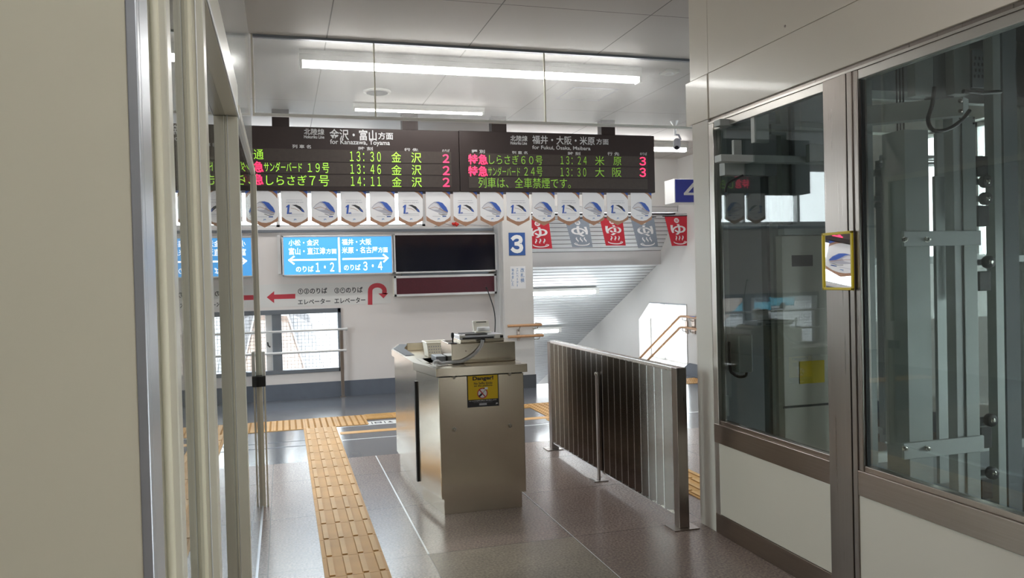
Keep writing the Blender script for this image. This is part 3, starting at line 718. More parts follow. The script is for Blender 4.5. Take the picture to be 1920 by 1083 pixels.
m = MB(); m.box(x0+.018, x1-.018, YS, YS+.011, z0+.018, z1-.018, 'lightbox_blue'); obj('sign_face', m, bs)
yy = YS-.001
for s, a, b, c_, d_, bo in (('小松・金沢', 541, 449, 597.5, 460.5, .02), ('富山・直江津', 541.5, 464, 610, 477, .02), ('方面', 611.5, 466, 631, 475.5, .015), ('福井・大阪', 641, 447.5, 696, 459, .02), ('米原・名古屋', 641, 462.5, 708, 474.5, .02), ('方面', 709, 463, 727, 473, .015),
        ('のりば', 555, 498.5, 588, 509.5, .02), ('１・２', 592, 492, 626.5, 509, .03), ('のりば', 645, 495.5, 676, 506.5, .02), ('３・４', 681, 490, 717, 506.5, .03)):
    m = MB(); text_px(m, s, a, b, c_, d_, yy, 'lightbox_white', bo*.4); obj('lettering', m, bs)
fp = lambda px, py: ay(px, py, yy)
m = MB(); m.rib2([(541, 487.5), (631, 486)], 3.2, fp, 'lightbox_white'); m.rib2([(552, 480), (541.5, 487.5), (552, 495)], 3.2, fp, 'lightbox_white'); obj('arrow', m, bs)
m = MB(); m.rib2([(642, 485.5), (727, 483.5)], 3.2, fp, 'lightbox_white'); m.rib2([(718, 476.5), (727.5, 483.5), (719, 491)], 3.2, fp, 'lightbox_white'); obj('arrow', m, bs)
m = MB(); m.rib2([(635, 445), (637, 510)], 3.2, fp, 'lightbox_white'); obj('divider_line', m, bs)
m = MB(); e = ay(525, 480, YS); m.box(e.x-.025, e.x+.01, YS+.03, YW-.001, z0+.03, z1+.01, 'alu_light'); obj('side_bracket', m, bs)
x0, x1, z0, z1 = rect(738.5, 437, 931, 510.5, YS)
mn = thing('display_screen', ((x0+x1)/2, YW, z0), 'blank black display panel beside the lit blue sign', 'display')
m = MB(); m.box(x0, x1, YS+.012, YW-.001, z0, z1, 'alu_light'); fr_box(m, x0, x1, z0, z1, YS-.004, YS+.012, .02, 'alu_light'); obj('case', m, mn, .002)
m = MB(); m.box(x0+.02, x1-.02, YS+.002, YS+.011, z0+.02, z1-.02, 'black_gloss'); obj('screen', m, mn)
m = MB(); m.box(x0+.1, x1-.1, YS+.05, YW-.002, z0-.03, z0, 'alu_window'); obj('bracket', m, mn)
x0, x1, z0, z1 = rect(739, 515, 931, 553, YS)
lr = thing('message_display', ((x0+x1)/2, YW, z0), 'long dark maroon message display under the black panel', 'display')
m = MB(); m.box(x0, x1, YS+.012, YW-.001, z0, z1, 'ivory_plastic'); fr_box(m, x0, x1, z0, z1, YS-.004, YS+.012, .028, 'alu_light'); obj('case', m, lr, .002)
m = MB(); m.box(x0+.028, x1-.028, YS+.002, YS+.011, z0+.028, z1-.028, 'maroon'); obj('screen', m, lr)
# sticker arrows on the wall
yy = YW-.0035
ds = thing('wall_sign', (.6, YW, 1.2), 'wall sticker with red arrows and black letters for elevators', 'sign')
x0, x1, z0, z1 = rect(440, 531, 732, 573, yy)
m = MB(); m.box(x0, x1, yy, YW-.0005, z0, z1, 'wall_white'); obj('backing', m, ds)
yy -= .001; fp = lambda px, py: ay(px, py, yy)
m = MB(); m.poly([fp(*q) for q in ((500, 557), (514, 545.5), (514, 552), (553.7, 550.5), (553.7, 559.5), (514, 560.5), (514, 568))], 'sign_red')
obj('arrow', m, ds)
m = MB(); m.poly([fp(*q) for q in ((440, 555), (478, 553), (478, 562), (440, 564))], 'sign_red'); obj('arrow', m, ds); m = MB()
arc = [(694, 571)]+[(694, 551)]+[(694+14.2*(1-math.cos(a)), 549-14.2*math.sin(a)) for a in [k*PI/14 for k in range(0, 15)]]+[(722.4, 551)]
arc = [(694, 571), (694, 547)]+[(707.5-13.5*math.cos(k*PI/12), 545-10.5*math.sin(k*PI/12)) for k in range(1, 12)]+[(721, 545), (720.5, 551)]
m.rib2(arc, 8.5, fp, 'sign_red'); m.poly([fp(*q) for q in ((709.5, 550), (728, 549), (719, 559))], 'sign_red'); obj('arrow', m, ds)
for s, a, b, c_, d_ in (('①②のりば', 558.6, 539.5, 613.5, 550.5), ('エレベーター', 558.6, 560, 619.5, 570), ('③④のりば', 627, 538, 680, 549), ('エレベーター', 627, 557.5, 685, 568)): m = MB(); text_px(m, s, a, b, c_, d_, yy, 'print_black', .02); obj('lettering', m, ds)
# guard rail in front of the low window
gr = thing('guard_rail', (.67, YW, 0), 'grey guard rail of two bars across the low window', 'guard rail')
yr = YW-.07
m = MB(); m.box(.645, .685, yr-.008, yr+.008, .001, .825, 'steel_dark'); obj('post', m, gr, .002)
m = MB(); m.box(.63, .70, yr-.03, yr+.03, .0005, .008, 'steel_dark'); obj('foot_plate', m, gr)
for z in (.82, .565):
    m = MB(); m.tube([(-3.6, yr, z), (.72, yr, z)], .015, 'alu_light', 12); obj('rail', m, gr)
m = MB(); m.tube([(.735, yr, .82), (.735, YW-.001, .82)], .012, 'alu_light', 10); m.tube([(.715, yr, .82), (.737, yr, .82)], .02, 'alu_light', 12); obj('wall_bracket', m, gr)
for x in (-1.1, -2.9):
    m = MB(); m.box(x-.02, x+.02, yr-.008, yr+.008, .001, .825, 'steel_dark'); obj('post', m, gr, .002)
# red ribbon and cable on the ledge
q = ay(854, 429, YW-.04)
m = MB()
for k in range(5):
    a = k*1.3; m.lathe((q.x+.03*math.cos(a), YW-.03+.008*math.sin(a*2), UZ0+.02+.012*math.sin(a)), (math.cos(a), .3, math.sin(a)), [(.006, -.02), (.02, 0), (.006, .02)], 'red_cloth', 10)
tag(obj('red_ribbon', m), 'small crumpled red ribbon on the ledge above the black display', 'ribbon')
m = MB(); m.tube([(1.85, YW-.03, UZ0-.005), (1.98, YW-.035, UZ0+.03), (2.1, YW-.03, UZ0-.004), (2.3, YW-.035, UZ0+.012), (2.55, YW-.03, UZ0-.004)], .006, 'cable_grey', 8)
tag(obj('loose_cable', m), 'loose grey cable lying along the ledge beside the red ribbon', 'cable')

# ================================================================== PILLAR SIGNS
YPL = 9.52
x0, x1, z0, z1 = rect(954, 436, 984.5, 478.5, YPL)
s3 = thing('platform_number', ((x0+x1)/2, YPL, z0), 'blue square sign with a white 3 on the pillar', 'sign')
m = MB(); m.box(x0, x1, YPL-.006, YPL-.0005, z0, z1, 'sign_blue'); obj('plate', m, s3)
m = MB(); text_px(m, '３', 957, 440, 981, 474.5, YPL-.007, 'sign_white', .05); obj('numeral', m, s3)
x0, x1, z0, z1 = rect(957, 499, 985.5, 541, YPL)
nt = thing('notice', ((x0+x1)/2, YPL, z0), 'white paper notice with blue vertical writing below the 3', 'notice')
m = MB(); m.box(x0, x1, YPL-.0025, YPL-.0005, z0, z1, 'paper'); obj('sheet', m, nt)
for s, cx_, ya, yb, w_, mt in (('改札横', 979.5, 502, 531, 7, 'print_blue'), ('エレベーター', 970, 503, 538, 3.6, 'print_blue'), ('始めました', 961.5, 503, 537, 4.2, 'print_blue')):
    n = len(s); hh = (yb-ya)/n; m = MB()
    for k, ch in enumerate(s):
        if ch == 'ー':
            m.rib2([(cx_, ya+k*hh+.5), (cx_, ya+k*hh+hh*.8)], .8, lambda a, b: ay(a, b, YPL-.0035), mt)
        else: text_px(m, ch, cx_-w_/2, ya+k*hh, cx_+w_/2, ya+k*hh+hh*.82, YPL-.0035, mt, .004)
    obj('lettering', m, nt)
# "4" box on the right wall
x0, z1, z0 = 4.545, ay(1272, 335, 8.6).z, ay(1271, 380, 8.6).z
s4 = thing('platform_number', (5.0, 8.6, z0), 'white box sign with a white 4 on blue, partly behind the elevator', 'sign')
m = MB(); m.box(x0, XR-.001, 8.606, 8.86, z0, z1, 'sign_white'); obj('box', m, s4, .003)
m = MB(); m.box(x0+.012, 5.12, 8.600, 8.605, z0+.008, z1-.008, 'sign_blue2'); obj('sign_face', m, s4)
m = MB(); text_px(m, '４', 1282, 342, 1313, 374, 8.5985, 'sign_white', .02); obj('numeral', m, s4)

# ================================================================== BATH BANNERS
YF = 9.66; kf = YF/9.4
def banner(i, tl, tr, bl_, br_, red, label):
    t = thing('bath_banner', (tl[0], YF, tl[1]), label, 'banner', 'hot spring banners across the stair opening')
    def P(a, b, k=0):
        tx = tl[0]+(tr[0]-tl[0])*a; tz = tl[1]+(tr[1]-tl[1])*a; bx = bl_[0]+(br_[0]-bl_[0])*a; bz = bl_[1]+(br_[1]-bl_[1])*a
        return (bx+(tx-bx)*b, YF+.018*math.sin(a*5+i)*(1-b)-k*.0012, bz+(tz-bz)*b)
    base = 'flag_red' if red else 'flag_grey'
    m = MB(); n = 10; V = [P(a/n, b/n) for b in range(n+1) for a in range(n+1)]
    F = [(b*(n+1)+a, b*(n+1)+a+1, (b+1)*(n+1)+a+1, (b+1)*(n+1)+a) for b in range(n) for a in range(n)]
    m.add(V, F, base, True); m.add([(x, y+.002, z) for x, y, z in V], [f_[::-1] for f_ in F], base, True); obj('cloth', m, t)
    m = MB(); fn = lambda a, b: P(a, b, 1)
    text_fn(m, 'ゆ', .14, .88, .37, .74, fn, 'flag_white', .022, flip=not red)
    sg = 1 if red else -1
    for k in (.32, .50, .68):
        m.rib2([(k+sg*.035*math.sin(q*1.15), .34-q*.032) for q in range(6)], [.03, .05, .055, .05, .045, .02], fn, 'flag_white')
    m.rib2([(.5-.36*math.cos(q*PI/12), .145-.085*math.sin(q*PI/12)) for q in range(13)], [.02]+[.035]*11+[.02], fn, 'flag_white')
    m.rib2([(.5+sg*(.20+.16*q/4), .105+.05*(1-abs(q-2)/2.)) for q in range(5)], .02, fn, 'flag_white')
    cir = [(.5+.115*math.cos(q*PI/10), .86+.085*math.sin(q*PI/10)) for q in range(20)]
    m.poly([fn(*q) for q in cir], 'flag_white')
    text_fn(m, '女' if red else '男', .42, .58, .81, .91, lambda a, b: P(a, b, 2), base, .02, flip=not red)
    obj('bath_mark', m, t)
    m = MB(); m.tube([(tl[0]-.03, YF, tl[1]+.006), (tr[0]+.03, YF, tr[1]+.006)], .007, 'print_black', 8); obj('rod', m, t)
    return t
def K(*a): return [(x*kf, H+(z-H)*kf) for x, z in a]
banner(0, *K((2.90, 2.10), (3.215, 2.105), (2.975, 1.743), (3.25, 1.739)), True, 'red bath banner beside the pillar below the blue pennants')
banner(1, *K((3.43, 2.11), (3.745, 2.115), (3.528, 1.755), (3.795, 1.751)), False, 'grey bath banner between two red banners, nearest the pillar')
banner(2, *K((3.90, 2.12), (4.215, 2.12), (3.985, 1.769), (4.259, 1.765)), True, 'red bath banner hanging between the two grey ones')
banner(3, *K((4.33, 2.12), (4.66, 2.125), (4.43, 1.729), (4.719, 1.745)), False, 'grey bath banner farther from the pillar, by the last red one')
banner(4, *K((4.813, 2.134), (5.138, 2.14), (4.903, 1.75), (5.176, 1.753)), True, 'red bath banner nearest the elevator, its whole rod showing')
m = MB(); z_ = H+(2.14-H)*kf
m.tube([(PX1+.001, YF+.0, z_+.0), (3.7, YF, z_-.012), (4.5, YF, z_-.008), (XR-.001, YF, z_+.03)], .003, 'print_black', 6); tag(obj('banner_cord', m), 'thin dark cord carrying the bath banners', 'cord')

# ================================================================== HANDRAILS
hr = thing('handrail', (PX0, 9.46, .72), 'pair of short wooden handrails fixed on the pillar', 'handrail')
for z, x1 in ((.792, 3.10), (.658, 3.12)):
    m = MB(); m.tube([(2.66, 9.44, z), (2.95, 9.44, z), (x1-.03, 9.44, z), (x1, 9.45, z-.004)], .017, 'wood_rail', 12); rl_ = obj('rail', m, hr)
    m = MB(); m.tube([(x1-.04, 9.44, z-.01), (x1-.05, 9.47, z-.045), (x1-.09, 9.515, z-.05)], .007, 'steel', 8); m.tube([(x1, 9.45, z-.002), (x1+.006, 9.49, z+.01), (PX1+.03, 9.56, z+.012)], .012, 'steel', 8); obj('end_bracket', m, rl_)
m = MB(); m.box(2.80, 2.835, 9.505, 9.5195, .60, .74, 'steel_bronze'); m.tube([(2.818, 9.51, .72), (2.818, 9.44, .775)], .008, 'steel', 8); m.tube([(2.818, 9.51, .62), (2.818, 9.44, .642)], .008, 'steel', 8); obj('bracket', m, hr, .002)
hr = thing('handrail', (XR, 9.7, .72), 'two wooden handrails running down the stairs past the window', 'handrail')
xr_ = XR-.07
for z, yb in ((.805, 9.80), (.655, 9.80)):
    m = MB(); m.tube([(xr_, 9.25, z-.01), (xr_, 9.6, z), (xr_, yb-.06, z), (xr_, yb, z-.012), (xr_, yb+.06, z-.045), (xr_, yb+4.5, z-.045-4.44*.53)], .017, 'wood_rail', 12); rl_ = obj('rail', m, hr)
    for yy_ in (9.52, 9.73):
        m = MB(); m.tube([(xr_, yy_, z-.012), (xr_+.01, yy_, z-.05), (xr_+.05, yy_, z-.06), (XR-.001, yy_, z-.055)], .006, 'steel', 8); obj('hook', m, rl_)
m = MB(); m.box(XR-.02, XR-.001, 9.48, 9.56, .575, .77, 'steel_bronze'); m.box(XR-.02, XR-.0065, 9.685, 9.74, .565, .74, 'steel_bronze'); obj('bracket', m, hr)
m = MB(); m.box(xr_-.014, xr_+.014, 9.36, 9.50, .808, .816, 'pen_blue'); obj('braille_plate', m, hr)

# ================================================================== STEEL FENCE
XF = 2.08
fe = thing('metal_fence', (XF, 5.0, 0), 'brown steel fence of upright slats beside the booth', 'fence')
def fpost(y0, y1, z1, x0, x1, nm='post'):
    m = MB(); m.box(x0, x1, y0, y1, .006, z1, 'steel_dark'); po_ = obj(nm, m, fe, .002)
    m = MB(); m.box(x0-.045, x1+.045, y0-.03, y1+.03, .0003, .006, 'steel_dark'); obj('foot_plate', m, po_); return po_
fpost(3.905, 3.965, .885, XF-.03, XF+.03); fpost(6.045, 6.105, .874, XF-.03, XF+.03)
mp_ = fpost(5.015, 5.045, .72, XF-.048, XF-.034, 'middle_post')
m = MB(); m.lathe((XF-.0425, 5.03, .72), (-.2, 0, 1), [(.012, 0), (.014, .012), (.009, .022)], 'steel', 12); obj('post_cap', m, mp_)
m = MB(); m.box(XF-.024, XF+.024, 3.93, 6.045, .862, .884, 'steel'); m.box(XF-.0265, XF-.0242, 3.97, 6.045, .866, .884, 'slat_edge'); obj('top_rail', m, fe, .001)
m = MB(); m.box(XF-.02, XF+.02, 3.965, 6.045, .052, .064, 'steel'); m.box(XF-.0225, XF-.0202, 3.965, 6.045, .053, .064, 'slat_edge'); obj('bottom_rail', m, fe)
ns = 21
for i in range(ns):
    y = 3.985+(i+.5)*(6.04-3.985)/ns
    m = MB(); an = math.radians(-24); u = Vector((math.sin(an), math.cos(an), 0)); n_ = Vector((math.cos(an), -math.sin(an), 0))
    m.obox((XF, y, .463), u*.058, n_*.002, (0, 0, .398), 'slat_steel'); m.obox(Vector((XF, y, .463))+u*.0595, u*.0025, n_*.0035, (0, 0, .398), 'slat_edge')
    obj('slat', m, fe)

# ================================================================== TICKET BOOTH
A, B, C_, D = (.868, 4.612), (1.388, 4.600), (.802, 5.02), (.800, 5.98)
E_, G_ = (.87, 6.42), (1.36, 6.45); BR = (1.39, 6.2)
tb = thing('ticket_booth', (1.1, 5.4, 0), 'brushed steel ticket inspection booth in the middle of the passage', 'booth')
def loop(pts, ins, z):
    out = []
    n = len(pts)
    for i in range(n):
        p0, p1, p2 = (Vector((q[0], q[1])) for q in (pts[i-1], pts[i], pts[(i+1) % n]))
        a = (p1-p0).normalized(); b = (p2-p1).normalized(); na = Vector((-a.y, a.x)); nb = Vector((-b.y, b.x))
        k = (na+nb).normalized(); q = p1+k*(ins/max(.3, k.dot(na))); out.append((q.x, q.y, z))
    return out
foot = [A, B, (1.392, 6.0), (1.33, 6.42), (.90, 6.42), (.802, 6.05), C_]
m = MB(); m.prism(loop(foot, .022, .0005), (0, 0, .11), 'steel_booth'); obj('plinth', m, tb, .002)
# body: folded sheets, the left side in two leaves with a dark slot between
m = MB(); m.prism(loop(foot, 0, .10), (0, 0, .720), 'steel_booth'); obj('body', m, tb, .003)
m = MB(); m.prism(loop(foot, .006, .8203), (0, 0, .0085), 'black'); obj('rim_shade_strip', m, tb)  # black strip painted in for the shade under the overhanging rim
m = MB(); m.prism([(A[0]+.003, A[1]-.004, .10), (B[0]-.004, B[1]-.004, .10), (B[0]-.004, B[1]-.001, .10), (A[0]+.003, A[1]-.001, .10)], (0, 0, .720), 'steel_booth'); obj('front_panel', m, tb, .001)
m = MB(); s0 = Vector((C_[0], C_[1], 0)); m.box(C_[0]-.012, C_[0]+.01, C_[1]-.005, C_[1]+.03, .115, .755, 'black'); obj('side_slot', m, tb)
m = MB()
def ringwall(m, pts, th, z0, z1, mat):
    inner = loop(pts, th, 0); n = len(pts)
    for i in range(n):
        a, b = pts[i], pts[(i+1) % n]; c_, d_ = inner[(i+1) % n], inner[i]
        m.prism([(a[0], a[1], z0), (b[0], b[1], z0), (c_[0], c_[1], z0), (d_[0], d_[1], z0)], (0, 0, z1-z0), mat)
rim = [(p[0], p[1]) for p in [(q[0], q[1]) for q in loop(foot, -.020, 0)]]
ringwall(m, rim, .055, .829, .878, 'steel_booth'); obj('counter_rim', m, tb, .004)
m = MB(); m.prism(loop(foot, .03, .829), (0, 0, .012), 'steel_booth'); obj('counter_tray', m, tb)
m = MB(); m.box(.87, 1.385, 4.64, 5.22, .860, .879, 'steel_booth'); m.box(.84, 1.385, 4.92, 5.22, .860, .879, 'steel_booth'); obj('counter_top', m, tb)
m = MB(); m.prism([(.80, 5.45, .8785), (.862, 5.45, .8785), (.875, 6.02, .8785), (.80, 6.05, .8785)], (0, 0, .0035), 'print_black'); m.prism([(.80, 6.05, .8785), (.875, 6.02, .8785), (.95, 6.37, .8785), (.90, 6.43, .8785)], (0, 0, .0035), 'print_black'); obj('edge_mat', m, tb)
for px, py in ((851, 707), (955, 700.5), (852, 805), (956, 797.5)):
    q = ay(px, py, 4.60); m = MB(); yb = A[1]+(q.x-A[0])*(B[1]-A[1])/(B[0]-A[0])-.004
    m.lathe((q.x, yb, q.z), (0, -1, 0), [(.012, 0), (.012, .002), (.007, .003), (.007, .011), (.005, .013)], 'steel', 14); obj('bolt', m, tb)
# danger poster on the front
def pf(px, py): q = ay(px, py, 4.60); return q
x0 = pf(876, 733).x; x1 = pf(935, 731).x; z1 = pf(905, 702).z; z0 = pf(906, 762).z
yfp = lambda x: A[1]+(x-A[0])*(B[1]-A[1])/(B[0]-A[0])-.004
po = thing('danger_poster', ((x0+x1)/2, 4.6, z0), 'yellow and black warning poster against selfie sticks on the booth', 'poster')
def PP_(a, b, k=0): x = x0+(x1-x0)*a; return (x, yfp(x)-.0012-k*.0005, z0+(z1-z0)*b)
m = MB(); m.prism([PP_(0, 0), PP_(1, 0), PP_(1, 1), PP_(0, 1)], (0, .001, 0), 'print_black'); m.poly([PP_(a, b, 1) for a, b in ((.03, .235), (.97, .235), (.97, .975), (.03, .975))], 'poster_yellow'); obj('sheet', m, po)
m = MB(); f2 = lambda a, b: PP_(a, b, 2)
text_fn(m, 'Danger!', .18, .84, .80, .955, f2, 'print_black', .04)
text_fn(m, 'No Selfie Sticks', .22, .80, .70, .775, f2, 'print_black', .02); text_fn(m, 'on the platform', .22, .80, .615, .69, f2, 'print_black', .02)
text_fn(m, 'ホームでの自撮り棒の使用を禁止します!', .06, .92, .175, .215, f2, 'paper', .01); text_fn(m, 'The use of selfie sticks is prohibited', .2, .78, .13, .155, f2, 'print_grey', .0); m.poly([PP_(a, b, 2) for a, b in ((.37, .05), (.61, .05), (.61, .11), (.37, .11))], 'print_grey'); text_fn(m, 'JR', .89, .97, .05, .10, f2, 'paper', .03); obj('lettering', m, po)
m = MB(); asp = (x1-x0)/(z1-z0)
cir = lambda r, n=28: [(.48+r*math.cos(2*PI*k/n), .42+r*asp*math.sin(2*PI*k/n)) for k in range(n)]
m.poly([PP_(a, b, 2) for a, b in cir(.165)], 'sign_red'); m.poly([PP_(a, b, 3) for a, b in cir(.135)], 'paper')
m.rib2([(.37, .325), (.48, .42)], .06, lambda a, b: PP_(a, b, 4), 'print_black'); m.rib2([(.48, .42), (.58, .53)], .012, lambda a, b: PP_(a, b, 4), 'print_black'); m.rib2([(.55, .57), (.65, .57)], .07, lambda a, b: PP_(a, b, 4), 'paper'); m.rib2([(.53, .57), (.55, .57)], .05, lambda a, b: PP_(a, b, 5), 'print_black')
m.rib2([(.39, .53), (.57, .30)], .035, lambda a, b: PP_(a, b, 5), 'sign_red'); obj('pictogram', m, po)

# things on the booth
cs = thing('control_console', (1.17, 4.85, .878), 'steel console box with a black lever on top of the booth', 'console')
m = MB(); m.box(.985, 1.393, 4.78, 5.12, .8795, 1.000, 'steel_booth'); obj('case', m, cs, .003)
m = MB(); m.box(1.055, 1.335, 4.83, 5.05, 1.0002, 1.022, 'steel_booth'); obj('step', m, cs, .002)
m = MB(); m.tube([(1.002, 4.82, 1.0), (1.003, 4.82, 1.03), (1.002, 4.82, 1.045)], .005, 'black', 10); m.lathe((1.002, 4.82, 1.035), (0, 0, 1), [(.007, 0), (.010, .012), (.009, .03), (.004, .034)], 'black', 14); m.lathe((1.002, 4.82, 1.0002), (0, 0, 1), [(.03, 0), (.028, .005), (.012, .008)], 'black', 18); obj('lever', m, cs)
m = MB(); m.lathe((1.075, 4.7795, .955), (0, -1, 0), [(.004, 0), (.003, .003)], 'steel_dark', 10); obj('screw', m, cs)
cr = thing('card_reader', (1.18, 4.86, 1.022), 'flat grey card reader lying across the steel console', 'card reader')
m = MB(); m.box(1.042, 1.318, 4.80, 4.98, 1.0224, 1.050, 'alu'); crb = obj('body', m, cr, .004)
m = MB(); m.box(1.06, 1.26, 4.796, 4.7998, 1.026, 1.036, 'black'); m.box(1.07, 1.22, 4.80, 4.97, 1.0502, 1.056, 'black'); obj('slot', m, cr, .001)
m = MB(); m.lathe((1.058, 4.80, 1.046), (1, 0, 0), [(.010, -.018), (.010, .018)], 'alu_light', 14); m.lathe((1.31, 4.80, 1.034), (1, 0, 0), [(.010, -.01), (.010, .01)], 'black', 14); obj('end_knob', m, crb)
m = MB(); m.box(1.265, 1.318, 4.795, 4.7998, 1.024, 1.049, 'white_plastic'); obj('side_plate', m, cr)
tp = thing('ticket_printer', (1.21, 4.9, 1.05), 'small white ticket printer with a paper roll on the card reader', 'printer')
m = MB(); m.prism([(1.160, 4.90, 1.0565), (1.262, 4.90, 1.0565), (1.262, 4.93, 1.128), (1.160, 4.93, 1.128)], (0, .025, 0), 'basket_plastic'); m.box(1.16, 1.262, 4.86, 4.955, 1.0563, 1.066, 'basket_plastic'); obj('body', m, tp, .003)
m = MB(); m.lathe((1.176, 4.885, 1.078), (1, 0, 0), [(.004, 0), (.015, 0), (.015, .078), (.004, .078)], 'paper', 18); obj('paper_roll', m, tp)
m = MB(); m.box(1.18, 1.245, 4.926, 4.9285, 1.118, 1.123, 'black'); obj('slot', m, tp)
# hose
m = MB(); pts = []
pxs = [(905, 637), (902, 648), (893, 660), (880, 670), (866, 677), (852, 682), (838, 683), (827, 682), (820, 677), (813, 680)]
for k, (px, py) in enumerate(pxs):
    Y_ = 4.762 if k < 6 else 4.75-.012*(k-6); v = ay(px, py, Y_); v.z = max(v.z, .892); pts.append(v)
def smooth(pts, n=6):
    out = []
    for i in range(len(pts)-1):
        p0, p1, p2, p3 = pts[max(i-1, 0)], pts[i], pts[i+1], pts[min(i+2, len(pts)-1)]
        for k in range(n):
            t_ = k/n; out.append(.5*((2*p1)+(p2-p0)*t_+(2*p0-5*p1+4*p2-p3)*t_*t_+(3*p1-p0-3*p2+p3)*t_**3))
    return out+[pts[-1]]
sp = smooth(pts)
m.tube(sp, [.011 if k % 2 else .0095 for k in range(len(sp))], 'cable_grey', 12)
hs = tag(obj('flexible_hose', m), 'grey ribbed hose curving over the front of the console', 'hose')
m = MB(); m.box(pts[0].x-.012, pts[0].x+.018, 4.772, 4.7795, pts[0].z-.012, pts[0].z+.012, 'black'); obj('clip', m, hs)
m = MB(); m.tube(smooth([ay(913, 541, 5.0), ay(920, 560, 4.99), ay(926, 580, 4.98), ay(928.5, 600, 4.97), ay(928, 621, 4.96), ay(927.5, 627, 4.96)], 5), .0035, 'black', 8); e = ay(913, 541, 5.0)
m.lathe(e, (-.5, 0, .8), [(.005, 0), (.006, .008), (.003, .014)], 'black', 10); tag(obj('antenna_wire', m), 'thin black bent wire rising behind the ticket printer', 'wire')
# basket
bk = thing('plastic_basket', (.93, 5.7, .84), 'small white perforated plastic basket on the booth counter', 'basket')
def bk_loop(x0, x1, y0, y1, z): return [(x0, y0, z), (x1, y0, z), (x1, y1, z), (x0, y1, z)]
bx0 = ay(801, 660, 5.62).x; bx1 = 1.14
m = MB(); zb, zt = .842, .945
ring = [bk_loop(bx0+.012, bx1-.012, 5.632, 5.80, zb), bk_loop(bx0, bx1, 5.62, 5.815, zt)]
for i in range(4):
    a, b = ring[0][i], ring[0][(i+1) % 4]; c_, d_ = ring[1][(i+1) % 4], ring[1][i]
    nv = Vector((b[0]-a[0], b[1]-a[1], 0)).normalized().cross(Vector((0, 0, 1)))*-.003
    m.prism([a, b, c_, d_], nv, 'basket_plastic')
m.prism(ring[0], (0, 0, .003), 'basket_plastic'); obj('shell', m, bk)
m = MB()
for i in range(4):
    a, b = Vector(ring[1][i]), Vector(ring[1][(i+1) % 4]); m.tube([a, b], .006, 'basket_plastic', 8)
obj('rim', m, bk)
m = MB(); nx = 9
for i in range(nx):
    for j in range(4):
        t_ = (j+.7)/5; x = bx0+.012*(1-t_)+(bx1-bx0-.0)*(i+.7)/(nx+.4); y = 5.632-.012*t_-.0009; z = zb+(zt-zb)*t_
        m.box(x-.0035, x+.0035, y-.0004, y+.0004, z-.004, z+.004, 'print_grey')
obj('holes', m, bk)
m = MB(); m.box(.915, .98, 4.93, 5.10, .8795, .915, 'alu_window'); tag(obj('coin_tray', m, bevel=.003), 'small grey metal tray beside the console on the counter', 'tray')
m = MB(); m.box(.93, 1.30, 6.24, 6.26, .842, .90, 'steel_booth'); tag(obj('counter_divider', m, bevel=.002), 'low steel upstand at the far end of the booth counter', 'divider')

# ================================================================== ELEVATOR ENCLOSURE
XE = 2.215
ew = thing('wall_elevator', (XE, 3.8, 0), 'glazed elevator enclosure with cream panels and brown steel frames', 'elevator enclosure', kind='structure')
def epart(name, mb, bevel=.002): return obj(name, mb, ew, bevel)
Y0 = -1.2
m = MB(); m.box(XE, XE+.05, Y0, 3.788, 2.224, 2.464, 'elevator_panel'); epart('header_panel', m)
m = MB(); m.box(XE, XE+.05, Y0, 3.788, 2.466, ZC-.0005, 'elevator_panel'); epart('header_panel', m)
m = MB(); m.lathe((XE, 3.112, 2.507), (-1, 0, 0), [(.006, 0), (.004, .003)], 'steel_dark', 12); epart('screw', m, 0)
m = MB(); m.box(XE-.004, XE+.05, 3.796, 4.03, 2.224, 2.464, 'elevator_panel'); epart('column_collar', m)
m = MB(); m.box(XE, XE+.05, 3.790, 3.985, 2.466, ZC-.0005, 'elevator_panel'); epart('column', m)
m = MB(); m.box(XE, XE+.06, 3.803, 3.972, 0.0005, 2.2235, 'elevator_column'); epart('column', m)
m = MB(); m.box(XE+.012, XE+.05, Y0, 3.80, 2.196, 2.2238, 'steel_dark'); m.box(XE+.002, XE+.03, Y0, 3.80, 2.196, 2.206, 'steel_rail'); epart('header_gap', m, 0)
# rails and posts
m = MB(); m.box(XE+.002, XE+.05, 3.757, 3.8025, .0005, 2.195, 'steel_rail'); epart('frame_jamb', m)
m = MB(); m.box(XE-.004, XE+.05, 2.72, 2.858, .0005, 2.196, 'steel_dark'); epart('frame_post', m)
m = MB(); m.box(XE-.002, XE+.05, 2.688, 2.715, .0005, 2.196, 'steel_dark'); m.box(XE+.004, XE+.05, 2.66, 2.688, .59, 2.196, 'steel_dark'); epart('frame_post', m)
m = MB(); m.box(XE+.008, XE+.05, 2.8585, 3.7565, 2.158, 2.1955, 'steel_rail'); epart('frame_rail', m)
m = MB(); m.box(XE+.008, XE+.05, Y0, 2.6595, 2.158, 2.1955, 'steel_rail'); epart('frame_rail', m)
for y0, y1 in ((2.8585, 3.802), (Y0, 2.6875)):
    m = MB(); m.box(XE-.002, XE+.05, y0, y1, .489, .590, 'steel_bronze'); m.box(XE+.008, XE+.05, y0, y1, .590, .612, 'steel_bronze'); epart('frame_sill', m)
    m = MB(); m.box(XE+.003, XE+.05, y0, y1, .107, .488, 'elevator_panel'); epart('lower_panel', m)
    m = MB(); m.box(XE-.001, XE+.05, y0, y1, .0005, .105, 'steel_bronze'); epart('kick_plate', m)
g = MB(); g.box(XE+.022, XE+.030, 2.858, 3.757, .61, 2.16, 'elevator_glass'); epart('glass_pane', g, 0)
g = MB(); g.box(XE+.022, XE+.030, Y0, 2.66, .61, 2.16, 'elevator_glass'); epart('glass_pane', g, 0)
m = MB(); m.box(XE+.018, XE+.036, 2.655, 2.662, .61, 2.16, 'black'); epart('gasket', m, 0)
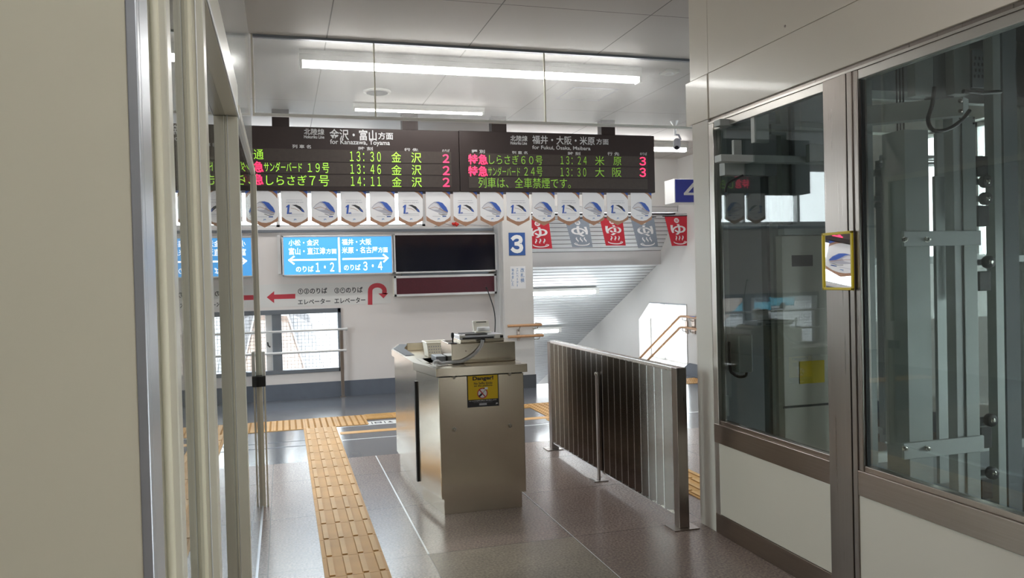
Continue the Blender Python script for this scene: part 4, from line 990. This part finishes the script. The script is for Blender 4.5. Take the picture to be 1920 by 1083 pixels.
# shaft: pit, end walls, far side
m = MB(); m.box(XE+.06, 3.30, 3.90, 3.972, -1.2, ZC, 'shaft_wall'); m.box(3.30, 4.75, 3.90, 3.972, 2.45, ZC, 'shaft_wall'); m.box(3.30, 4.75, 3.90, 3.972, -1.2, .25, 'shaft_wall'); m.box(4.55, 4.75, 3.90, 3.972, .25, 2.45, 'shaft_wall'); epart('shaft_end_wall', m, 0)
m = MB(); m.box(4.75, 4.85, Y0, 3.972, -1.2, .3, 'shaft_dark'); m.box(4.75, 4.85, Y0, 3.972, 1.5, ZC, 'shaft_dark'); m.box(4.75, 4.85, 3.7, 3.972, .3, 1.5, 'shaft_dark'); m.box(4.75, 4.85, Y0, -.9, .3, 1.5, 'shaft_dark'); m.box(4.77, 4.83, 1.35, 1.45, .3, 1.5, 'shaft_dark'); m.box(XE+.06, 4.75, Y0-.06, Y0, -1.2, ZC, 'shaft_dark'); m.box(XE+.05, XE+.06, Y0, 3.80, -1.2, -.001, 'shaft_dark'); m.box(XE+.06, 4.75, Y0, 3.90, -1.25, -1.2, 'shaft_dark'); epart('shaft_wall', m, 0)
m = MB(); m.box(XE+.05, 4.75, Y0, 3.90, 2.80, 2.82, 'shaft_dark'); epart('shaft_top', m, 0)
m = MB()
for x in (3.32, 3.90, 4.37, 4.53): m.box(x-.025, x+.025, 3.905, 3.965, .25, 2.45, 'shaft_steel')
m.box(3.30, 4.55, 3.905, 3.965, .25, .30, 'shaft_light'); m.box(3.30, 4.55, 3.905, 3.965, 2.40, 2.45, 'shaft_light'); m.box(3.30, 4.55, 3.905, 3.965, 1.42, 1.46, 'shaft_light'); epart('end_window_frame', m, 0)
g = MB(); g.box(3.30, 4.55, 3.93, 3.936, .28, 2.42, 'door_glass'); epart('glass_pane', g, 0)

g = MB(); g.box(4.79, 4.796, -.9, 3.7, .3, 1.5, 'window_glass'); epart('glass_pane', g, 0)
# mirror with a yellow frame on the post
ym0, ym1, zm0, zm1 = 2.684, 2.872, 1.318, 1.558; xm = XE-.0045
mr_ = thing('wall_mirror', (xm, 2.78, zm0), 'small upright mirror in a yellow frame on the steel post', 'mirror')
m = MB(); bw_ = .011
for a, b, c_, d_ in ((ym0, ym1, zm0, zm0+bw_), (ym0, ym1, zm1-bw_, zm1), (ym0, ym0+bw_, zm0, zm1), (ym1-bw_, ym1, zm0, zm1)): m.box(xm-.009, xm-.0005, a, b, c_, d_, 'frame_yellow')
obj('frame', m, mr_, .002)
m = MB(); m.box(xm-.007, xm-.001, ym0+bw_, ym1-bw_, zm0+bw_, zm1-bw_, 'mirror_face'); obj('mirror_face', m, mr_)

# ================================================================== ELEVATOR MACHINERY
def vbox(m, px0, px1, py0, py1, Y, dep, mat, py_at=None):
    """an upright box whose near face fills a stretch of the view at depth Y"""
    cx_ = (px0+px1)/2; a = ay(px0, (py0+py1)/2, Y).x; b = ay(px1, (py0+py1)/2, Y).x
    m.box(a, b, Y, Y+dep, ay(cx_, py1, Y).z, ay(cx_, py0, Y).z, mat)
gc = thing('guide_column', (2.75, 2.95, -1), 'tall grey guide column in the elevator shaft with strap brackets', 'guide column')
m = MB(); Yc = 2.75
xa, xb = ay(1700, 500, Yc).x, ay(1744, 500, Yc).x
m.box(xa, xb, Yc, Yc+.03, -1.19, ay(1720, 243, Yc).z, 'shaft_steel'); m.box(xb-.012, xb, Yc+.03, Yc+.13, -1.19, ay(1720, 243, Yc).z, 'shaft_steel'); m.box(xa, xa+.012, Yc+.03, Yc+.13, -1.19, ay(1720, 243, Yc).z, 'shaft_steel'); obj('web', m, gc)
xu0, xu1 = ay(1794, 500, Yc).x, ay(1834, 500, Yc).x
m = MB(); m.box(xu0, xu1, Yc+.01, Yc+.06, -1.19, ay(1812, 216, Yc).z, 'shaft_light'); m.box(xu0+.042, xu1-.001, Yc+.002, Yc+.0098, -1.19, ay(1812, 218, Yc).z, 'shaft_steel'); obj('upright', m, gc, .002)
for py0, py1 in ((433, 461), (823, 853), (1010, 1035)):
    m = MB(); m.box(ay(1690, py0, Yc).x, xu1+.004, Yc-.014, Yc-.0005, ay(1760, py1, Yc).z, ay(1760, py0, Yc).z, 'shaft_light'); sp2 = obj('strap', m, gc, .002)
    for px in (1695, 1737):
        q = ay(px, (py0+py1)/2+2, Yc-.015); m = MB(); m.lathe(q, (0, -1, 0), [(.013, 0), (.013, .003), (.009, .003), (.009, .014), (.005, .015), (.005, .022)], 'steel', 6, smooth=False); obj('bolt', m, sp2)
for px, py in ((1800, 221), (1800, 231), (1826, 221), (1826, 231)):
    q = ay(px, py, Yc); m = MB(); m.lathe((q.x, Yc+.0015, q.z), (0, -1, 0), [(.005, 0), (.004, .004)], 'black', 8); obj('rivet', m, gc)
m = MB()
for px in (1687, 1693, 1699): x = ay(px, 500, 3.34).x; m.tube([(x, 3.34, -1.19), (x, 3.34, 2.79)], .0045, 'black', 8)
tag(obj('hoist_ropes', m), 'dark hoist ropes running beside the grey guide column', 'rope')
cf = thing('car_frame', (3.0, 3.0, 2.2), 'sloping grey crosshead beam above the guide column', 'crosshead')
m = MB(); a = ax(1690, 228, 2.62); Yb0, Yb1 = 2.70, 3.10
z0 = ay(1806, 216, Yb0).z; z1 = ay(1806, 181, Yb0).z; xh = ay(1806, 200, Yb0).x
m.prism([(xh, Yb0, z0), (xh, Yb0, z1), (xh-.34, Yb0+.27, z1), (xh-.34, Yb0+.27, z0)], (.06, .03, 0), 'shaft_light'); obj('beam', m, cf, .002)
for py in (188, 207):
    q = ay(1796, py, Yb0); m = MB(); m.lathe((xh-.004, Yb0+.01, q.z), (-.65, -.75, 0), [(.010, 0), (.010, .008), (.005, .02)], 'steel_dark', 8); obj('bolt', m, cf)
m = MB(); vbox(m, 1751, 1788, 88, 188, 3.05, .06, 'shaft_dark'); vbox(m, 1789, 1818, 70, 176, 3.0, .06, 'shaft_steel'); vbox(m, 1716, 1750, 100, 180, 3.05, .05, 'shaft_steel'); obj('hanger', m, cf)
m = MB(); pts = [ay(1752, 163, 2.66), ay(1748, 195, 2.66), ay(1740, 225, 2.66), ay(1750, 244, 2.66), ay(1775, 243, 2.66), ay(1800, 228, 2.66), ay(1818, 207, 2.66)]
m.tube(smooth(pts, 5), .0085, 'black', 10); tag(obj('curved_cable', m), 'thick black cable looping below the crosshead beam', 'cable')
m = MB(); m.tube([ay(1806, 171, 2.9), ay(1840, 175, 2.9), ay(1876, 172, 2.9)], .010, 'black', 8); tag(obj('straight_cable', m), 'short black cable leaving the crosshead beam sideways', 'cable')
# guide rollers
rl = None
for k, (px, py, tx) in enumerate(((1848, 340, 'topmost of the pair near the bright window'), (1848, 372, 'lower of the upper pair near the bright window'), (1853, 491, 'alone at the middle of the upright'), (1857, 787, 'upper one near the sill'), (1860, 886, 'lowest, just above the sill'))):
    q = ay(px, py, 2.78)
    lab = 'black guide roller by the grey upright, ' + tx
    if rl is None:
        rl = thing('guide_roller', q, lab, 'roller', 'guide rollers beside the grey upright'); r0 = q.copy()
        m = MB(); m.lathe(q, (0, -1, 0), [(.004, -.014), (.026, -.014), (.0285, -.008), (.0285, .008), (.026, .014), (.012, .014)], 'rubber', 24); obj('tyre', m, rl)
        m = MB(); m.lathe(q, (0, -1, 0), [(.0125, .013), (.011, .016), (.006, .016), (.006, .022)], 'steel', 14); obj('hub', m, rl)
        m = MB(); m.box(q.x-.045, q.x-.004, 2.795, 2.803, q.z-.013, q.z+.013, 'shaft_dark'); obj('arm', m, rl)
    else: dup(rl, q-r0, lab)
for px, py0, py1, tx in ((1843, 292, 330, 'above the top roller'), (1845, 385, 424, 'below the upper pair of rollers'), (1848, 508, 545, 'below the middle roller'), (1850, 800, 840, 'between the lower rollers'), (1852, 898, 935, 'below the lowest roller')):
    m = MB(); vbox(m, px-11, px+10, py0, py1, 2.80, .03, 'black'); tag(obj('roller_bracket', m, bevel=.003), 'small black bracket on the grey upright ' + tx, 'bracket', 'black roller brackets')
# counterweight column on the right, steel channels
m = MB(); vbox(m, 1868, 1882, 60, 1060, 2.9, .05, 'shaft_steel'); vbox(m, 1886, 1912, 40, 1060, 2.95, .10, 'shaft_dark'); tag(obj('shaft_channel', m), 'dark steel channel rising at the right side of the shaft', 'channel')
m = MB(); x0 = ay(1823, 130, 3.2).x; x1 = ay(1878, 130, 3.2).x; z0 = ay(1850, 165, 3.2).z; z1 = ay(1850, 95, 3.2).z; m.box(x0, x1, 3.2, 3.21, z0, z1, 'shaft_dark')
pl = tag(obj('perforated_plate', m), 'dark plate with rows of holes near the shaft top', 'plate')
m = MB()
for i in range(7):
    for j in range(4): x = x0+(x1-x0)*(i+.6+.25*(j % 2))/7.6; z = z0+(z1-z0)*(.3+.16*j); m.box(x-.005, x+.005, 3.1985, 3.1998, z-.008, z+.008, 'black')
obj('holes', m, pl)
# door side frames further in
m = MB(); vbox(m, 1606, 1641, 150, 905, 3.25, .03, 'shaft_steel'); tag(obj('side_plate', m), 'broad grey upright plate next to the mirror post', 'plate')
df = thing('door_frame_unit', (3.0, 3.5, 0), 'pale grey landing door frame deep in the shaft', 'frame')
m = MB(); vbox(m, 1655, 1665, 300, 830, 3.5, .04, 'shaft_light'); vbox(m, 1666, 1676, 312, 830, 3.45, .04, 'shaft_light'); obj('upright', m, df)
m = MB(); vbox(m, 1640, 1700, 318, 330, 3.5, .04, 'shaft_light'); vbox(m, 1640, 1702, 367, 376, 3.5, .04, 'shaft_light'); vbox(m, 1642, 1702, 381, 388, 3.5, .04, 'shaft_light'); vbox(m, 1655, 1705, 800, 812, 3.5, .04, 'shaft_light'); obj('crossbar', m, df)
m = MB(); m.tube([ay(1652, 296, 3.4), ay(1780, 297, 3.4)], .016, 'alu_light', 12); m.tube([ay(1652, 309, 3.4), ay(1780, 307, 3.4)], .012, 'alu_light', 12); m.lathe(ay(1781, 301, 3.38), (1, 0, 0), [(.035, 0), (.035, .006), (.02, .015)], 'black', 14); tag(obj('door_track', m), 'bright horizontal door track tube inside the shaft', 'track')
m = MB(); vbox(m, 1757, 1786, 250, 330, 3.2, .02, 'shaft_light'); vbox(m, 1758, 1787, 330, 905, 3.35, .02, 'shaft_steel'); tag(obj('back_plate', m), 'grey plate behind the gap between column and upright', 'plate')
m = MB(); vbox(m, 1788, 1797, 310, 408, 3.3, .02, 'black'); vbox(m, 1788, 1797, 462, 562, 3.3, .02, 'black'); tag(obj('dark_slot_plate', m), 'narrow black slotted strip behind the upright', 'strip')
# poster-like coloured strips seen through the far glass
ps = thing('pink_poster', ay(1675, 500, 4.3), 'pink edged poster seen beyond the shaft through the far glass', 'poster')
m = MB(); vbox(m, 1669, 1677, 390, 640, 4.3, .006, 'pink'); obj('border', m, ps)
m = MB(); vbox(m, 1678, 1700, 390, 640, 4.301, .006, 'ivory_plastic'); obj('sheet', m, ps)
m = MB(); vbox(m, 1671, 1693, 566, 603, 4.29, .004, 'paper'); obj('white_note', m, ps)
m = MB(); vbox(m, 1660, 1704, 640, 830, 4.30, .02, 'sign_white'); m.box(ay(1664, 700, 4.3).x, ay(1668, 700, 4.3).x, 4.30, 4.32, .0005, 1.2, 'alu'); m.box(ay(1698, 700, 4.3).x, ay(1702, 700, 4.3).x, 4.30, 4.32, .0005, 1.2, 'alu'); obj('stand', m, ps)
# left pane: car panel, beams, control box
cp = thing('elevator_car', (3.0, 3.6, -1), 'grey elevator car side panel behind the first pane', 'elevator car')
m = MB(); xa, xb = ay(1468, 600, 3.45).x, ay(1600, 600, 3.45).x; zt = ay(1500, 441, 3.45).z; m.box(xa, xb, 3.45, 3.50, -1.19, zt, 'car_panel'); obj('panel', m, cp, .003)
m = MB(); vbox(m, 1485, 1524, 478, 499, 3.448, .0015, 'black'); obj('slot', m, cp)
m = MB(); vbox(m, 1469, 1560, 758, 762, 3.446, .003, 'print_black'); obj('seam', m, cp)
m = MB(); vbox(m, 1500, 1546, 676, 718, 3.446, .003, 'frame_yellow'); obj('yellow_label', m, cp)
m = MB(); vbox(m, 1470, 1548, 428, 440, 3.44, .05, 'shaft_light'); obj('top_edge', m, cp)
m = MB(); vbox(m, 1452, 1462, 330, 860, 3.55, .05, 'shaft_light'); vbox(m, 1441, 1447, 330, 860, 3.58, .05, 'shaft_dark'); tag(obj('guide_rail', m), 'pale narrow guide rail left of the car panel', 'rail')
m = MB(); vbox(m, 1465, 1482, 200, 420, 3.5, .04, 'shaft_steel'); vbox(m, 1484, 1491, 190, 420, 3.48, .04, 'shaft_dark'); tag(obj('upper_column', m), 'grey column above the elevator car behind the first pane', 'column')
m = MB(); vbox(m, 1352, 1556, 291, 304, 3.42, .06, 'shaft_light'); tag(obj('cross_beam', m, bevel=.002), 'pale beam running across behind the first pane', 'beam')
m = MB(); vbox(m, 1350, 1556, 226, 238, 3.6, .06, 'shaft_steel'); tag(obj('cross_beam', m, bevel=.002), 'upper grey beam near the top of the first pane', 'beam')
m = MB(); vbox(m, 1376, 1391, 262, 305, 3.50, .02, 'shaft_steel'); vbox(m, 1414, 1442, 204, 267, 3.40, .03, 'shaft_light'); vbox(m, 1446, 1470, 232, 252, 3.40, .03, 'shaft_steel'); vbox(m, 1518, 1547, 270, 304, 3.38, .03, 'shaft_light'); tag(obj('hanging_plate', m, bevel=.002), 'pale hanging plates bolted to the beams of the first pane', 'plate')
m = MB(); vbox(m, 1359, 1434, 305, 328, 3.5, .05, 'shaft_steel'); tag(obj('beam_box', m), 'grey box hanging below the pale beam', 'box')
m = MB(); m.tube(smooth([ay(1360, 360, 3.5), ay(1364, 345, 3.5), ay(1378, 336, 3.5), ay(1393, 329, 3.5)], 5), .006, 'black', 8); tag(obj('small_cable', m), 'thin black cable under the grey beam box', 'cable')
eb = thing('control_box', ay(1398, 665, 3.7), 'grey electrical box on the shaft wall with a conduit below', 'control box')
m = MB(); vbox(m, 1386, 1411, 628, 698, 3.70, .12, 'shaft_light'); obj('box', m, eb, .004)
m = MB(); m.tube(smooth([ay(1400, 697, 3.75), ay(1398, 704, 3.75), ay(1386, 706, 3.75), ay(1375, 700, 3.75), ay(1369, 690, 3.75), ay(1367, 640, 3.75)], 5), .008, 'black', 8); obj('conduit', m, eb)
m = MB(); vbox(m, 1343, 1356, 240, 800, 3.84, .04, 'shaft_dark'); vbox(m, 1357, 1367, 240, 745, 3.84, .04, 'shaft_steel'); vbox(m, 1355, 1367, 742, 780, 3.82, .04, 'shaft_light'); tag(obj('edge_channel', m), 'steel channel along the far edge of the first pane', 'channel')

# ================================================================== OUTSIDE
m = MB(); m.box(-260, 160, 14, 320, -4.3, -4.2, 'out_ground'); m.box(-260, -20, -60, 14, -4.3, -4.2, 'out_ground'); m.box(20, 160, -60, 14, -4.3, -4.2, 'out_ground'); tag(obj('ground', m), 'pale paved station forecourt outside the windows', 'ground', kind='structure')
rf = thing('outdoor_stair_roof', (-.5, 13, -3), 'brown boarded stair roof outside the low window', 'roof')
m = MB()
m.prism([(-2.8, 11.0, 1.3), (.05, 11.0, .95), (.9, 15.0, -2.2), (-2.8, 15.0, -1.2)], (0, 0, -.08), 'out_brown'); obj('boarded_side', m, rf)
m = MB(); m.prism([(.06, 11.0, 1.1), (.34, 11.0, .95), (1.15, 15.0, -2.2), (.9, 15.0, -2.1)], (0, 0, -.1), 'out_grey'); obj('edge_beam', m, rf)
m = MB(); m.tube([(-.25, 11.0, 1.25), (.35, 15, -1.8)], .03, 'sign_white', 8); obj('white_pipe', m, rf)
m = MB(); m.box(-2.8, -2.7, 14.8, 14.9, -4.2, -1.25, 'out_grey'); m.box(.8, .9, 14.8, 14.9, -4.2, -2.3, 'out_grey'); obj('post', m, rf)
def bus(x, y, L, label):
    t = thing('bus', (x, y, -4.2), label, 'bus')
    m = MB(); m.box(x, x+L, y, y+2.5, -3.8, -1.2, 'bus_blue'); obj('body', m, t, .15)
    m = MB(); m.box(x+.3, x+L-.4, y-.03, y-.002, -2.6, -1.6, 'bus_glass'); obj('windows', m, t)
    for wx in (x+2, x+L-2.6):
        m = MB(); m.lathe((wx, y-.02, -3.75), (0, 1, 0), [(.2, 0), (.45, 0), (.45, .28), (.2, .28)], 'rubber', 20); obj('wheel', m, t)
bus(-54, 86, 9.5, 'blue bus parked in the forecourt, nearer one'); bus(-66, 98, 9.5, 'blue bus parked in the forecourt, farther one')
m = MB(); m.box(-90, -20, 120, 128, -4.2, 5, 'out_grey'); tag(obj('far_building', m), 'low grey building across the forecourt', 'building')
